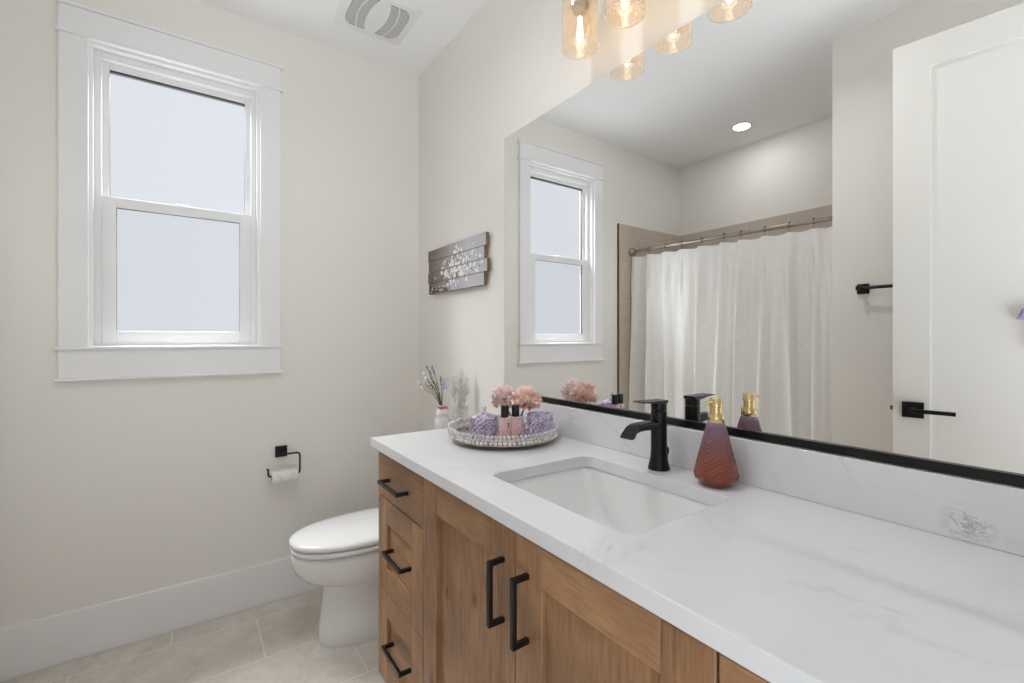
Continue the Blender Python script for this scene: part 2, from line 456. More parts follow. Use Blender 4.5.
# ------------------------------------------------------------------ mesh helpers
class B:
    """collects shapes into one bmesh; mi = material index for the faces that follow"""
    def __init__(s):
        s.bm = bmesh.new(); s.mi = 0
    def face(s, vs):
        try:
            f = s.bm.faces.new(vs); f.material_index = s.mi
            return f
        except ValueError:
            return None
    def box(s, x0, x1, y0, y1, z0, z1):
        v = [s.bm.verts.new(p) for p in ((x0, y0, z0), (x1, y0, z0), (x1, y1, z0), (x0, y1, z0), (x0, y0, z1), (x1, y0, z1), (x1, y1, z1), (x0, y1, z1))]
        for q in ((3, 2, 1, 0), (4, 5, 6, 7), (0, 1, 5, 4), (1, 2, 6, 5), (2, 3, 7, 6), (3, 0, 4, 7)):
            s.face([v[i] for i in q])
        return s
    def loft(s, rings, cap0=True, cap1=True, closed=True):
        R = [[s.bm.verts.new(p) for p in r] for r in rings]
        n = len(R[0])
        for a, b in zip(R, R[1:]):
            for i in range(n if closed else n - 1):
                j = (i + 1) % n
                s.face([a[i], a[j], b[j], b[i]])
        if cap0 and closed: s.face(list(reversed(R[0])))
        if cap1 and closed: s.face(R[-1])
        return R
    def lathe(s, prof, c=(0, 0, 0), seg=32, cap0=True, cap1=True, f=None):
        rings = []
        for r, z in prof:
            ring = []
            for i in range(seg):
                a = 2 * PI * i / seg
                rr = r if f is None else f(r, z, a)
                ring.append((c[0] + rr * math.cos(a), c[1] + rr * math.sin(a), c[2] + z))
            rings.append(ring)
        s.loft(rings, cap0, cap1)
        return s
    def tube(s, pts, r, seg=10, caps=True, flat=1.0):
        pts = [Vector(p) for p in pts]
        n = len(pts)
        rs = r if isinstance(r, (list, tuple)) else [r] * n
        rings = []; up = None
        for i, p in enumerate(pts):
            d = (pts[min(i + 1, n - 1)] - pts[max(i - 1, 0)]).normalized()
            if up is None:
                up = Vector((0, 0, 1)) if abs(d.z) < 0.9 else Vector((1, 0, 0))
            a = d.cross(up).normalized(); b = a.cross(d).normalized(); up = b
            rings.append([p + (a * math.cos(2 * PI * k / seg) + b * math.sin(2 * PI * k / seg) * flat) * rs[i] for k in range(seg)])
        s.loft(rings, caps, caps)
        return s
    def bar(s, pts, wd, ht, upv=(0, 0, 1)):
        """rectangular section swept along a polyline with mitred bends"""
        pts = [Vector(p) for p in pts]; n = len(pts); rings = []
        for i, p in enumerate(pts):
            d0 = (p - pts[i - 1]).normalized() if i else (pts[1] - p).normalized()
            d1 = (pts[i + 1] - p).normalized() if i < n - 1 else d0
            d = (d0 + d1).normalized()
            side = Vector(upv)
            o = d.cross(side).normalized()
            k = 1 / max(0.3, d.dot(d0))
            rings.append([p + o * (sx * wd / 2 * k) + side * (sy * ht / 2) for sx, sy in ((-1, -1), (1, -1), (1, 1), (-1, 1))])
        s.loft(rings)
        return s
    def ball(s, c, r, sub=1, scale=(1, 1, 1)):
        g = bmesh.ops.create_icosphere(s.bm, subdivisions=sub, radius=r)
        vs = g['verts']
        for v in vs:
            v.co = Vector(c) + Vector((v.co.x * scale[0], v.co.y * scale[1], v.co.z * scale[2]))
        for f in {f for v in vs for f in v.link_faces}: f.material_index = s.mi
        return s
    def prism(s, poly, axis, a, b):
        """extrude a 2-D polygon along an axis between a and b"""
        def P(q, t):
            return {'x': (t, q[0], q[1]), 'y': (q[0], t, q[1]), 'z': (q[0], q[1], t)}[axis]
        s.loft([[P(q, a) for q in poly], [P(q, b) for q in poly]])
        return s

def finish(me, bm, smooth, angle):
    bmesh.ops.recalc_face_normals(bm, faces=bm.faces)
    if smooth:
        for f in bm.faces: f.smooth = True
        for e in bm.edges:
            if len(e.link_faces) == 2 and e.calc_face_angle(0) > math.radians(angle): e.smooth = False
    bm.to_mesh(me); bm.free()

def obj(name, b, mats, parent=None, loc=None, smooth=True, angle=38, bevel=0.0, seg=2, solid=0.0):
    """link one mesh; geometry given in the parent's space (or in world space about loc for a top-level mesh)"""
    me = bpy.data.meshes.new(name)
    if loc is not None:
        bmesh.ops.translate(b.bm, verts=b.bm.verts, vec=-Vector(loc))
    finish(me, b.bm, smooth, angle)
    for m in (mats if isinstance(mats, (list, tuple)) else [mats]): me.materials.append(M[m])
    o = bpy.data.objects.new(name, me)
    COL.objects.link(o)
    if parent is not None: o.parent = parent
    if loc is not None: o.location = loc
    if solid:
        s = o.modifiers.new('thickness', 'SOLIDIFY'); s.thickness = solid; s.offset = 0
    if bevel:
        bv = o.modifiers.new('bevel', 'BEVEL'); bv.width = bevel; bv.segments = seg; bv.limit_method = 'ANGLE'; bv.angle_limit = math.radians(40)
        bv.harden_normals = False
    return o

def thing(name, label, cat, loc=(0, 0, 0), rz=0.0, group=None, kind=None):
    o = bpy.data.objects.new(name, None)
    o.empty_display_size = 0.05
    COL.objects.link(o)
    o.location = loc; o.rotation_euler = (0, 0, rz)
    return tag(o, label, cat, group, kind)
def tag(o, label=None, cat=None, group=None, kind=None):
    if label: o['label'] = label
    if cat: o['category'] = cat
    if group: o['group'] = group
    if kind: o['kind'] = kind
    return o
def struct(name, b, mats, loc, label=None, cat=None, **kw):
    return tag(obj(name, b, mats, None, loc, **kw), label, cat, kind='structure')

def rrect(x0, x1, y0, y1, r, n=6):
    pts = []
    for cx, cy, a0 in ((x1 - r, y1 - r, 0), (x0 + r, y1 - r, PI / 2), (x0 + r, y0 + r, PI), (x1 - r, y0 + r, 1.5 * PI)):
        for i in range(n + 1):
            a = a0 + PI / 2 * i / n
            pts.append((cx + r * math.cos(a), cy + r * math.sin(a)))
    return pts

def plate_with_hole(b, outer, inner, z0, z1):
    """slab between z0 and z1 with a hole"""
    bm = b.bm
    loops = {}
    for z in (z0, z1):
        vs_o = [bm.verts.new((*p, z)) for p in outer]
        vs_i = [bm.verts.new((*p, z)) for p in inner]
        es = [bm.edges.new((v[i], v[(i + 1) % len(v)])) for v in (vs_o, vs_i) for i in range(len(v))]
        bmesh.ops.triangle_fill(bm, use_beauty=True, edges=es)
        loops[z] = (vs_o, vs_i)
    for k in (0, 1):
        a, c = loops[z0][k], loops[z1][k]
        for i in range(len(a)):
            j = (i + 1) % len(a)
            b.face([a[i], a[j], c[j], c[i]])

# ------------------------------------------------------------------ room shell
H = 2.743
YB, XF = -1.582, 2.62           # wall behind the photographer's left, wall with the doorway
XA, YA = 1.491, -2.45           # shower alcove
T = 0.12
struct('floor', B().box(-T, 2.9, YA - T, 0.0 + T, -0.1, 0), 'floor', (0, 0, 0), smooth=False)
struct('ceiling', B().box(-T, XF + T, YA - T, T, H, H + 0.1), 'ceil', (0, 0, H), smooth=False)

# window wall (x = 0) with an opening
WY0, WY1, WZ0, WZ1 = -1.400, -0.800, 1.222, 2.436
b = B()
b.box(-T, 0, YA - T, WY0, 0, H).box(-T, 0, WY1, 0.0, 0, H).box(-T, 0, WY0, WY1, 0, WZ0).box(-T, 0, WY0, WY1, WZ1, H)
struct('wall_left', b, 'wall', (0, -1.2, 0), smooth=False)
struct('wall_right', B().box(-T, XF + T, 0, T, 0, H), 'wall', (1.3, 0, 0), smooth=False)
struct('wall_back', B().box(XA, XF + T, YB - T, YB, 0, H), 'wall', (2.0, YB, 0), smooth=False)
struct('wall_alcove_end', B().box(XA, XA + T, YA - T, YB - T, 0, H), 'wall', (XA, -2.0, 0), smooth=False)
struct('wall_alcove_back', B().box(0, XA, YA - T, YA, 0, H), 'wall', (0.75, YA, 0), smooth=False)
DY0, DY1, DZ = -1.385, -0.600, 2.44
b = B()
b.box(XF, XF + T, YB, DY0, 0, H).box(XF, XF + T, DY1, 0, 0, H).box(XF, XF + T, DY0, DY1, DZ, H)
struct('wall_front', b, 'wall', (XF, -0.9, 0), smooth=False)
# doorway lining
b = B()
b.box(XF - 0.002, XF + T + 0.002, DY0, DY0 + 0.015, 0, DZ).box(XF - 0.002, XF + T + 0.002, DY1 - 0.015, DY1, 0, DZ).box(XF - 0.002, XF + T + 0.002, DY0, DY1, DZ - 0.015, DZ)
struct('trim_1', b, 'trim', (XF + T / 2, (DY0 + DY1) / 2, 0), smooth=False)
b = B()
b.box(XF - 0.018, XF, DY0 - 0.089, DY0, 0, DZ).box(XF - 0.018, XF, DY0 - 0.089, DY1 + 0.03, DZ, DZ + 0.115)
struct('trim_2', b, 'trim', (XF, DY0, 0), bevel=0.002)

# shower wall tile on the window wall and the alcove's back wall, with its metal edge
b = B().box(0, 0.010, YA + 0.010, -1.668, 0, 2.145)
struct('trim_3', b, 'tile_y', (0, 0, 0), smooth=False)
b = B().box(0, XA, YA, YA + 0.010, 0, 2.145)
struct('trim_4', b, 'tile_x', (0, 0, 0), smooth=False)
b = B().box(0, 0.0115, -1.668, -1.660, 0, 2.145)
struct('trim_5', b, 'bronze', (0, -1.664, 0), smooth=False)
b = B().box(XA - 0.010, XA, YA + 0.010, -1.668, 0, 2.145)
struct('trim_6', b, 'tile_y', (XA, 0, 0), smooth=False)

# baseboards
def baseboard(name, x0, x1, y0, y1, loc):
    struct(name, B().box(x0, x1, y0, y1, 0, 0.191), 'trim', loc, bevel=0.003)
baseboard('baseboard_left', 0, 0.015, -1.655, -0.0001, (0, -0.8, 0))
baseboard('baseboard_right', 0.0151, 0.905, -0.015, 0, (0.45, 0, 0))
baseboard('baseboard_back', XA, XF, YB, YB + 0.015, (2.0, YB, 0))

# ------------------------------------------------------------------ window
win = thing('window_1', 'white framed sash window with two frosted panes', 'window', (0, -1.1, 1.22), kind='structure')
def wpart(name, b, mat, parent=None, **kw):
    bmesh.ops.translate(b.bm, verts=b.bm.verts, vec=-Vector((0, -1.1, 1.22)))
    return obj(name, b, mat, parent or win, **kw)
CO, CI = -1.486, -1.400          # outer and inner casing edges, left
DO, DI = -0.714, -0.800
wpart('side_casing', B().box(0, 0.019, CO, CI, WZ0, WZ1 + 0.002), 'trim', bevel=0.0015)
wpart('side_casing', B().box(0, 0.019, DI, DO, WZ0, WZ1 + 0.002), 'trim', bevel=0.0015)
wpart('head_casing', B().box(0, 0.019, CO, DO, 2.448, 2.545), 'trim', bevel=0.0015)
wpart('head_fillet', B().box(0, 0.027, CO - 0.010, DO + 0.010, 2.436, 2.449), 'trim', bevel=0.003)
wpart('head_cap', B().box(0, 0.028, CO - 0.010, DO + 0.010, 2.545, 2.558), 'trim', bevel=0.003)
wpart('stool', B().box(-0.07, 0.028, CO - 0.010, DO + 0.010, 1.209, 1.222), 'trim', bevel=0.003)
wpart('apron', B().box(0, 0.017, CO, DO, 1.098, 1.210), 'trim', bevel=0.0015)
wpart('apron_bead', B().box(0, 0.026, CO - 0.010, DO + 0.010, 1.087, 1.099), 'trim', bevel=0.003)
def frame_box(b, x0, x1, y0, y1, z0, z1, l, r, bt, tp):
    """rectangular picture-frame solid in the y-z plane"""
    b.box(x0, x1, y0, y0 + l, z0, z1).box(x0, x1, y1 - r, y1, z0, z1)
    b.box(x0, x1, y0 + l, y1 - r, z0, z0 + bt).box(x0, x1, y0 + l, y1 - r, z1 - tp, z1)
    return b
# jamb extension and vinyl frame
wpart('jamb', frame_box(B(), -0.10, 0.001, WY0 - 0.001, WY1 + 0.001, WZ0 - 0.001, WZ1 + 0.001, 0.013, 0.013, 0.004, 0.013), 'trim', smooth=False)
wpart('window_frame', frame_box(B(), -0.092, -0.030, WY0 + 0.012, WY1 - 0.012, WZ0 + 0.002, WZ1 - 0.012, 0.022, 0.022, 0.016, 0.030), 'vinyl', bevel=0.002)
up = wpart('upper_sash', frame_box(B(), -0.088, -0.058, -1.368, -0.832, 1.805, 2.396, 0.024, 0.024, 0.036, 0.028), 'vinyl', bevel=0.002)
o = wpart('pane_gasket', frame_box(B(), -0.080, -0.060, -1.3445, -0.8555, 1.840, 2.3685, 0.0012, 0.0012, 0.001, 0.009), 'jamb', up, smooth=False)
tag(wpart('pane', B().box(-0.078, -0.072, -1.345, -0.855, 1.840, 2.369), 'pane_up', up, smooth=False), 'upper frosted pane, brighter')
lo = wpart('lower_sash', frame_box(B(), -0.058, -0.032, -1.366, -0.834, 1.239, 1.836, 0.046, 0.046, 0.045, 0.042), 'vinyl', bevel=0.002)
wpart('pane_gasket', frame_box(B(), -0.050, -0.034, -1.321, -0.879, 1.283, 1.795, 0.0018, 0.0018, 0.001, 0.003), 'jamb', lo, smooth=False)
tag(wpart('pane', B().box(-0.048, -0.042, -1.322, -0.878, 1.283, 1.796), 'pane_low', lo, smooth=False), 'lower frosted pane, slightly darker')
wpart('sash_lock', B().box(-0.060, -0.038, -1.125, -1.075, 1.836, 1.844), 'vinyl', lo, bevel=0.002)

# ------------------------------------------------------------------ door, standing open into the room
hinge = Vector((2.578, -1.364))
door = thing('door_1', 'white single panel door standing open with black lever', 'door', (hinge.x, hinge.y, 0), math.radians(172.3), kind='structure')
DW, DT = 0.762, 0.035
b = B()
st, rec = 0.112, 0.015
b.box(0, st, 0, DT, 0.010, 2.42).box(DW - st, DW, 0, DT, 0.010, 2.42)
b.box(st, DW - st, 0, DT, 2.42 - st, 2.42).box(st, DW - st, 0, DT, 0.010, 0.22)
b.box(st, DW - st, rec, DT - rec, 0.22, 2.42 - st)
obj('door_leaf', b, 'door', door, smooth=False)
for yy, sgn in ((0.0, -1), (DT, 1)):
    b = B()
    x = DW - 0.062
    y0, y1 = sorted((yy, yy + sgn * 0.009))
    b.box(x - 0.033, x + 0.033, y0, y1, 0.942, 1.004)
    b.tube([(x, yy, 0.973), (x, yy + sgn * 0.047, 0.973)], 0.011, 12)
    y0, y1 = sorted((yy + sgn * 0.040, yy + sgn * 0.052))
    b.box(x - 0.125, x + 0.012, y0, y1, 0.966, 0.981)
    tag(obj('door_handle', b, 'black', door, bevel=0.0015), 'matte black lever on square rose')
obj('latch', B().box(DW, DW + 0.010, 0.012, 0.022, 0.965, 0.981), 'bronze', door, smooth=False)
for z in (0.25, 1.2, 2.2):
    obj('hinge', B().box(-0.004, 0.0, -0.004, 0.030, z - 0.045, z + 0.045), 'black', door, smooth=False)

# lilac ribbon bow hanging on the door (only its edge reaches the frame)
c, s_ = math.cos(math.radians(172.3)), math.sin(math.radians(172.3))
def on_door(lx, ly, z): return (hinge.x + lx * c - ly * s_, hinge.y + lx * s_ + ly * c, z)
bow = thing('ribbon_bow', 'lilac fabric bow hanging on the open white door', 'ribbon', on_door(0.345, 0.011, 1.33), math.radians(172.3))
b = B()
for sg in (-1, 1):
    pts = [(0, -0.012, 0.0), (sg * 0.030, -0.022, 0.022), (sg * 0.062, -0.024, 0.020), (sg * 0.070, -0.018, -0.002), (sg * 0.035, -0.010, -0.008), (0, -0.010, 0)]
    b.tube(pts, [0.006, 0.014, 0.016, 0.014, 0.010, 0.006], 8, flat=0.5)
    b.tube([(0, -0.012, 0), (sg * 0.028, -0.012, -0.05), (sg * 0.040, -0.010, -0.11)], [0.006, 0.012, 0.013], 8, flat=0.5)
obj('loops', b, 'lilac_cloth', bow)
obj('knot', B().ball((0, -0.018, 0), 0.011, 2), 'lilac_cloth', bow)
obj('hook', B().tube([(0, -0.0, 0.03), (0, -0.006, 0.03), (0, -0.010, 0.015), (0, -0.012, 0.004)], 0.003, 8), 'chrome', bow)

# ------------------------------------------------------------------ mirror
mir = thing('wall_mirror', 'large frameless wall mirror above the vanity', 'mirror', (1.75, 0, 1.022))
mo = Vector((1.75, 0, 1.022))
def mpart(name, b, mat, **kw):
    bmesh.ops.translate(b.bm, verts=b.bm.verts, vec=-mo)
    return obj(name, b, mat, mir, **kw)
b = B().box(0.8826, 2.56, -0.005, -0.0002, 1.0225, 2.080)
for f in b.bm.faces: f.material_index = 0 if f.calc_center_median().y < -0.0049 else 1
mpart('mirror_glass', b, ['mirror', 'jamb'], smooth=False)
mpart('bottom_channel', B().box(1.02, 2.56, -0.0135, -0.0051, 1.0222, 1.0395), 'black', bevel=0.001)

# ------------------------------------------------------------------ vanity cabinet
VX0, VX1, VF = 0.908, 2.59, -0.545
van = thing('vanity_cabinet', 'brown knotty wood vanity cabinet with shaker fronts and black pulls', 'cabinet', (1.72, -0.28, 0))
vo_ = Vector((1.72, -0.28, 0))
def vpart(name, b, mats, parent=None, **kw):
    bmesh.ops.translate(b.bm, verts=b.bm.verts, vec=-vo_)
    return obj(name, b, mats, parent or van, **kw)
b = B()
b.box(VX0, VX0 + 0.018, VF + 0.020, -0.001, 0.112, 0.884)
b.box(VX1 - 0.018, VX1, VF + 0.020, -0.001, 0.112, 0.884)
b.box(VX0 + 0.018, VX1 - 0.018, VF + 0.020, -0.001, 0.112, 0.130)
b.box(VX0 + 0.018, VX1 - 0.018, -0.014, -0.001, 0.130, 0.884)
# face frame behind the fronts
for x0, x1 in ((VX0, VX0 + 0.03), (1.265, 1.295), (1.704, 1.734), (2.133, 2.163), (VX1 - 0.06, VX1)):
    b.box(x0, x1, VF + 0.0195, VF + 0.040, 0.112, 0.884)
b.mi = 1
for z0, z1 in ((0.112, 0.135), (0.850, 0.884)):
    b.box(VX0 + 0.018, VX1 - 0.018, VF + 0.0200, VF + 0.041, z0, z1)
for z0, z1 in ((0.41, 0.43), (0.71, 0.73)):
    b.box(VX0 + 0.018, 1.28, VF + 0.0200, VF + 0.041, z0, z1)
    b.box(2.15, VX1 - 0.018, VF + 0.0200, VF + 0.041, z0, z1)
vpart('carcass', b, ['wood_v', 'wood_h'], smooth=False)
vpart('toe_kick', B().box(VX0 + 0.004, VX1, -0.475, -0.458, 0, 0.112), 'wood_h', smooth=False)

def shaker(x0, x1, z0, z1, stile, rail):
    b = B()
    y0, y1 = VF, VF + 0.019
    b.box(x0, x0 + stile, y0, y1, z0, z1).box(x1 - stile, x1, y0, y1, z0, z1)
    b.mi = 1
    b.box(x0 + stile, x1 - stile, y0, y1, z0, z0 + rail).box(x0 + stile, x1 - stile, y0, y1, z1 - rail, z1)
    return b, (x0 + stile - 0.002, x1 - stile + 0.002, y0 + 0.011, y1 - 0.001, z0 + rail - 0.002, z1 - rail + 0.002)
def pull(parent, a, b_, y):
    """flat bar pull between two points (x, z), standing off the front at y"""
    t = 0.010
    p = [(a[0], y, a[1]), (a[0], y - 0.034, a[1]), (b_[0], y - 0.034, b_[1]), (b_[0], y, b_[1])]
    bb = B()
    if abs(a[0] - b_[0]) > abs(a[1] - b_[1]): bb.bar(p, t, 0.011, (0, 0, 1))
    else: bb.bar(p, t, 0.011, (1, 0, 0))
    return vpart('handle', bb, 'black', parent, bevel=0.0012)
def drawer_bank(x0, x1):
    d = vpart('drawer', B().box(x0, x1, VF, VF + 0.019, 0.7275, 0.868), 'wood_h', bevel=0.002)
    xc = (x0 + x1) / 2
    pull(d, (xc - 0.076, 0.796), (xc + 0.076, 0.796), VF)
    for z0, z1, hz in ((0.4215, 0.7225, 0.568), (0.118, 0.4175, 0.266)):
        b, pn = shaker(x0, x1, z0, z1, 0.080, 0.078)
        d = vpart('drawer', b, ['wood_v', 'wood_h'], bevel=0.002)
        vpart('panel', B().box(*pn), 'wood_h', d, smooth=False)
        pull(d, (xc - 0.072, hz), (xc + 0.072, hz), VF + 0.011)
drawer_bank(0.9145, 1.2780)
for x0, x1, hx in ((1.2815, 1.7165, 1.6755), (1.7205, 2.1460, 1.7585)):
    b, pn = shaker(x0, x1, 0.118, 0.868, 0.082, 0.078)
    d = vpart('door', b, ['wood_v', 'wood_h'], bevel=0.002)
    vpart('panel', B().box(*pn), 'wood_v', d, smooth=False)
    pull(d, (hx + 0.003, 0.676), (hx + 0.003, 0.799), VF)
drawer_bank(2.1500, 2.5300)

# ------------------------------------------------------------------ countertop with backsplash
CX0, CX1, CF, CZ = 0.8999, 2.618, -0.5677, 0.9157
SX0, SX1, SY0, SY1 = 1.494, 1.937, -0.464, -0.133
top = thing('countertop', 'white veined quartz countertop on the wooden vanity', 'countertop', (1.75, -0.28, 0.884))
to = Vector((1.75, -0.28, 0.884))
def shift(b, v): bmesh.ops.translate(b.bm, verts=b.bm.verts, vec=-Vector(v)); return b
b = B()
plate_with_hole(b, [(CX0, CF), (CX1, CF), (CX1, -0.0005), (CX0, -0.0005)], rrect(SX0, SX1, SY0, SY1, 0.030, 7), 0.8845, CZ)
o = obj('slab', b, 'quartz', None, (0, 0, 0), bevel=0.0022)
o.parent = top; o.location = -to
o = obj('backsplash', B().box(CX0, CX1, -0.0205, -0.0005, CZ + 0.0002, 1.0195), 'quartz', None, (0, 0, 0), bevel=0.0015)
o.parent = top; o.location = -to

# undermount basin
sink = thing('undermount_sink', 'white rectangular undermount sink basin in the countertop', 'sink', ((SX0 + SX1) / 2, (SY0 + SY1) / 2, 0.745))
so = Vector(sink.location)
def basin_ring(e, z, r, sl=0.0):
    return [(*p, z) for p in rrect(SX0 - e + sl, SX1 + e - sl, SY0 - e + sl * 0.5, SY1 + e - sl * 0.35, r, 7)]
b = B()
outer = [basin_ring(0.030, 0.8843, 0.045), basin_ring(0.030, 0.874, 0.045), basin_ring(0.010, 0.868, 0.04), basin_ring(0.012, 0.80, 0.05, 0.030), basin_ring(0.012, 0.755, 0.06, 0.055), basin_ring(0.012, 0.742, 0.06, 0.085)]
inner = [basin_ring(0.030, 0.8843, 0.045), basin_ring(0.006, 0.8843, 0.034), basin_ring(0.003, 0.880, 0.034), basin_ring(0.003, 0.868, 0.036, 0.006), basin_ring(0.002, 0.80, 0.045, 0.030), basin_ring(0.0, 0.768, 0.05, 0.050), basin_ring(0.0, 0.756, 0.055, 0.064), basin_ring(0.0, 0.751, 0.05, 0.088), basin_ring(0, 0.7495, 0.04, 0.130)]
b.loft(outer, False, True); b.loft(inner, False, True)
obj('basin', shift(b, so), 'porcelain', sink, angle=50)
dx, dy = (SX0 + SX1) / 2, (SY0 + SY1) / 2 + 0.03
obj('drain', shift(B().lathe([(0.024, 0), (0.024, 0.002), (0.019, 0.003), (0.016, 0.0015), (0.0001, 0.003)], (dx, dy, 0.7495), 24), so), 'black', sink)

# ------------------------------------------------------------------ faucet
FX, FY = 1.706, -0.078
fau = thing('faucet', 'matte black single lever faucet behind the sink', 'faucet', (FX, FY, CZ))
b = B().lathe([(0.0275, 0.0005), (0.0275, 0.005), (0.025, 0.014), (0.0216, 0.030), (0.0204, 0.050), (0.0200, 0.150), (0.0185, 0.1515)], (0, 0, 0), 32)
obj('body', b, 'black', fau)
b = B()
def spout_ring(y, z, wd, th, tilt):
    r = []
    n = Vector((0, math.sin(tilt), math.cos(tilt)))
    for px, pz in rrect(-wd / 2, wd / 2, -th / 2, th / 2, th * 0.35, 3):
        r.append(Vector((px, y, z)) + n * pz)
    return r
path = [(-0.012, 0.114, 0.030, 0.022, 0.0), (-0.040, 0.116, 0.032, 0.021, 0.0), (-0.065, 0.1175, 0.036, 0.019, -0.05), (-0.090, 0.1170, 0.040, 0.017, 0.15), (-0.106, 0.112, 0.042, 0.017, 0.55), (-0.115, 0.104, 0.043, 0.016, 0.85), (-0.120, 0.096, 0.043, 0.015, 1.15)]
b.loft([spout_ring(*p) for p in path])
obj('spout', b, 'black', fau, angle=50)
b = B().lathe([(0.0172, 0.1515), (0.0198, 0.1525), (0.0198, 0.170), (0.0190, 0.172)], (0, 0, 0), 32)
b.loft([[(sx * wd, y, z) for sx, z in ((-1, z0), (1, z0), (1, z1), (-1, z1))] for y, wd, z0, z1 in ((0.015, 0.018, 0.1705, 0.179), (-0.020, 0.0195, 0.1705, 0.179), (-0.042, 0.020, 0.1750, 0.1795), (-0.075, 0.0185, 0.1768, 0.1800), (-0.081, 0.0175, 0.1772, 0.1796))])
obj('lever', b, 'black', fau, bevel=0.0012)
b = B().tube([(0.004, 0.0285, 0.0), (0.004, 0.0285, 0.036)], 0.0022, 8)
b.lathe([(0.0022, 0.034), (0.005, 0.038), (0.0055, 0.050), (0.003, 0.054)], (0.004, 0.0285, 0), 12)
obj('lift_rod', b, 'black', fau)

# ------------------------------------------------------------------ soap dispenser
sd = thing('soap_dispenser', 'amber and purple ribbed glass soap dispenser with gold pump beside the faucet', 'soap dispenser', (1.864, -0.078, CZ))
prof = [(0.0001, 0.001), (0.030, 0.0005), (0.033, 0.003), (0.036, 0.008), (0.0480, 0.0165), (0.0500, 0.0215), (0.0490, 0.028)]
for i in range(1, 111):
    k = i / 110
    prof.append((0.0490 + (0.0202 - 0.0490) * k, 0.028 + (0.139 - 0.028) * k))
prof += [(0.0188, 0.1428), (0.0165, 0.1448), (0.0150, 0.1455)]
def ribs(r, z, a):
    if z > 0.1395 or z < 0.004: return r
    k = a / (2 * PI) * 10
    lobe = abs((k % 1) - 0.5) * 2                        # broad facets
    tri = abs(((a / (2 * PI) * 4) % 1) - 0.5) * 2        # herringbone direction
    rib = math.sin(tri * 15 + z * 640)
    low = max(0.0, 1 - abs(z - 0.02) / 0.03)
    return r * (1 - 0.05 * low * lobe - 0.015 * lobe) + 0.0008 * rib * min(1, z / 0.02)
obj('bottle', B().lathe(prof, (0, 0, 0), 160, True, True, ribs), 'soap', sd, angle=60)
obj('collar', B().lathe([(0.0175, 0.1440), (0.0182, 0.1450), (0.0182, 0.1640), (0.0174, 0.1655)], (0, 0, 0), 32), 'gold', sd)
b = B().lathe([(0.0130, 0.1655), (0.0125, 0.1800), (0.0138, 0.1815), (0.0145, 0.1990), (0.0136, 0.2005)], (0, 0, 0), 32)
b.tube([(0, -0.010, 0.1925), (0, -0.028, 0.1925), (0, -0.048, 0.1905)], [0.0048, 0.0036, 0.0026], 10)
obj('pump', b, 'gold', sd)

# ------------------------------------------------------------------ tray and what stands on it
TX, TY, TR = 1.180, -0.210, 0.183
ZT = CZ + 0.0185                                   # tray floor
tray = thing('vanity_tray', 'round silver tray with pearl and crystal beaded rim', 'tray', (TX, TY, CZ))
b = B().lathe([(0.0001, 0.010), (0.168, 0.010), (0.178, 0.013), (0.181, 0.016), (0.181, 0.0175), (0.170, 0.0185), (0.0001, 0.0185)], (0, 0, 0), 72)
obj('base', b, 'silver', tray)
b = B()
def bead_row(b, n, r, z, br, sub, ph=0.0, scale=(1, 1, 1)):
    for i in range(n):
        a = 2 * PI * (i + ph) / n
        b.ball((r * math.cos(a), r * math.sin(a), z), br, sub, scale)
bead_row(b, 78, 0.1775, 0.0235, 0.0066, 2)
obj('pearl_rim', b, 'pearl', tray)
b = B()
bead_row(b, 84, 0.1795, 0.0345, 0.0062, 1, 0.5)
bead_row(b, 96, 0.1715, 0.0290, 0.0050, 1, 0.2)
random.seed(5)
for i in range(150):
    a = math.radians(150 + 120 * random.random()); k = random.random()
    b.ball((0.1815 * math.cos(a), 0.1815 * math.sin(a), 0.040 + 0.010 * k), 0.0045 + 0.002 * random.random(), 1)
bead_row(b, 88, 0.1805, 0.0440, 0.0056, 1, 0.0)
obj('crystal_rim', b, 'crystal', tray, smooth=False)
for k in range(4):
    a = math.radians(-62 + 90 * k)
    obj('foot', B().ball((0.150 * math.cos(a), 0.150 * math.sin(a), 0.0056), 0.0054, 2), 'silver', tray)

def cut_jar(label, x, y, r, h, lid):
    t = thing('glass_jar', label, 'jar', (x, y, ZT))
    n = 14
    def body(rows, z0, z1, rf):
        rings = []
        for k in range(rows + 1):
            z = z0 + (z1 - z0) * k / rows
            rings.append([((rf(k / rows) + (0.0016 if (i + k) % 2 else -0.0010)) * math.cos(2 * PI * (i + 0.0) / (2 * n)), (rf(k / rows) + (0.0016 if (i + k) % 2 else -0.0010)) * math.sin(2 * PI * i / (2 * n)), z) for i in range(2 * n)])
        return rings
    b = B()
    rings = body(9, 0.0008, h, lambda k: r * (0.93 + 0.07 * min(1, k * 5)))
    b.loft(rings, True, False)
    b.loft([rings[-1], [((r - 0.006) * math.cos(2 * PI * i / (2 * n)), (r - 0.006) * math.sin(2 * PI * i / (2 * n)), h) for i in range(2 * n)], [((r - 0.006) * math.cos(2 * PI * i / (2 * n)), (r - 0.006) * math.sin(2 * PI * i / (2 * n)), 0.012) for i in range(2 * n)]], False, True)
    obj('body', b, 'jar', t, smooth=False)
    if lid:
        b = B()
        rings = body(4, h + 0.0005, h + 0.018, lambda k: r * (1.0 - 0.88 * k ** 1.25))
        b.loft(rings, True, True)
        obj('lid', b, 'jar', t, smooth=False)
        b = B().ball((0, 0, h + 0.031), 0.0080, 1, (0.85, 0.85, 1.5))
        b.lathe([(0.005, h + 0.016), (0.004, h + 0.022)], (0, 0, 0), 10)
        obj('finial', b, 'crystal', t, smooth=False)
    else:
        b = B().lathe([(r - 0.0065, 0.0125), (r - 0.0065, h * 0.72), (0.0001, h * 0.72 + 0.001)], (0, 0, 0), 24)
        obj('wax', b, 'amethyst', t)
    return t
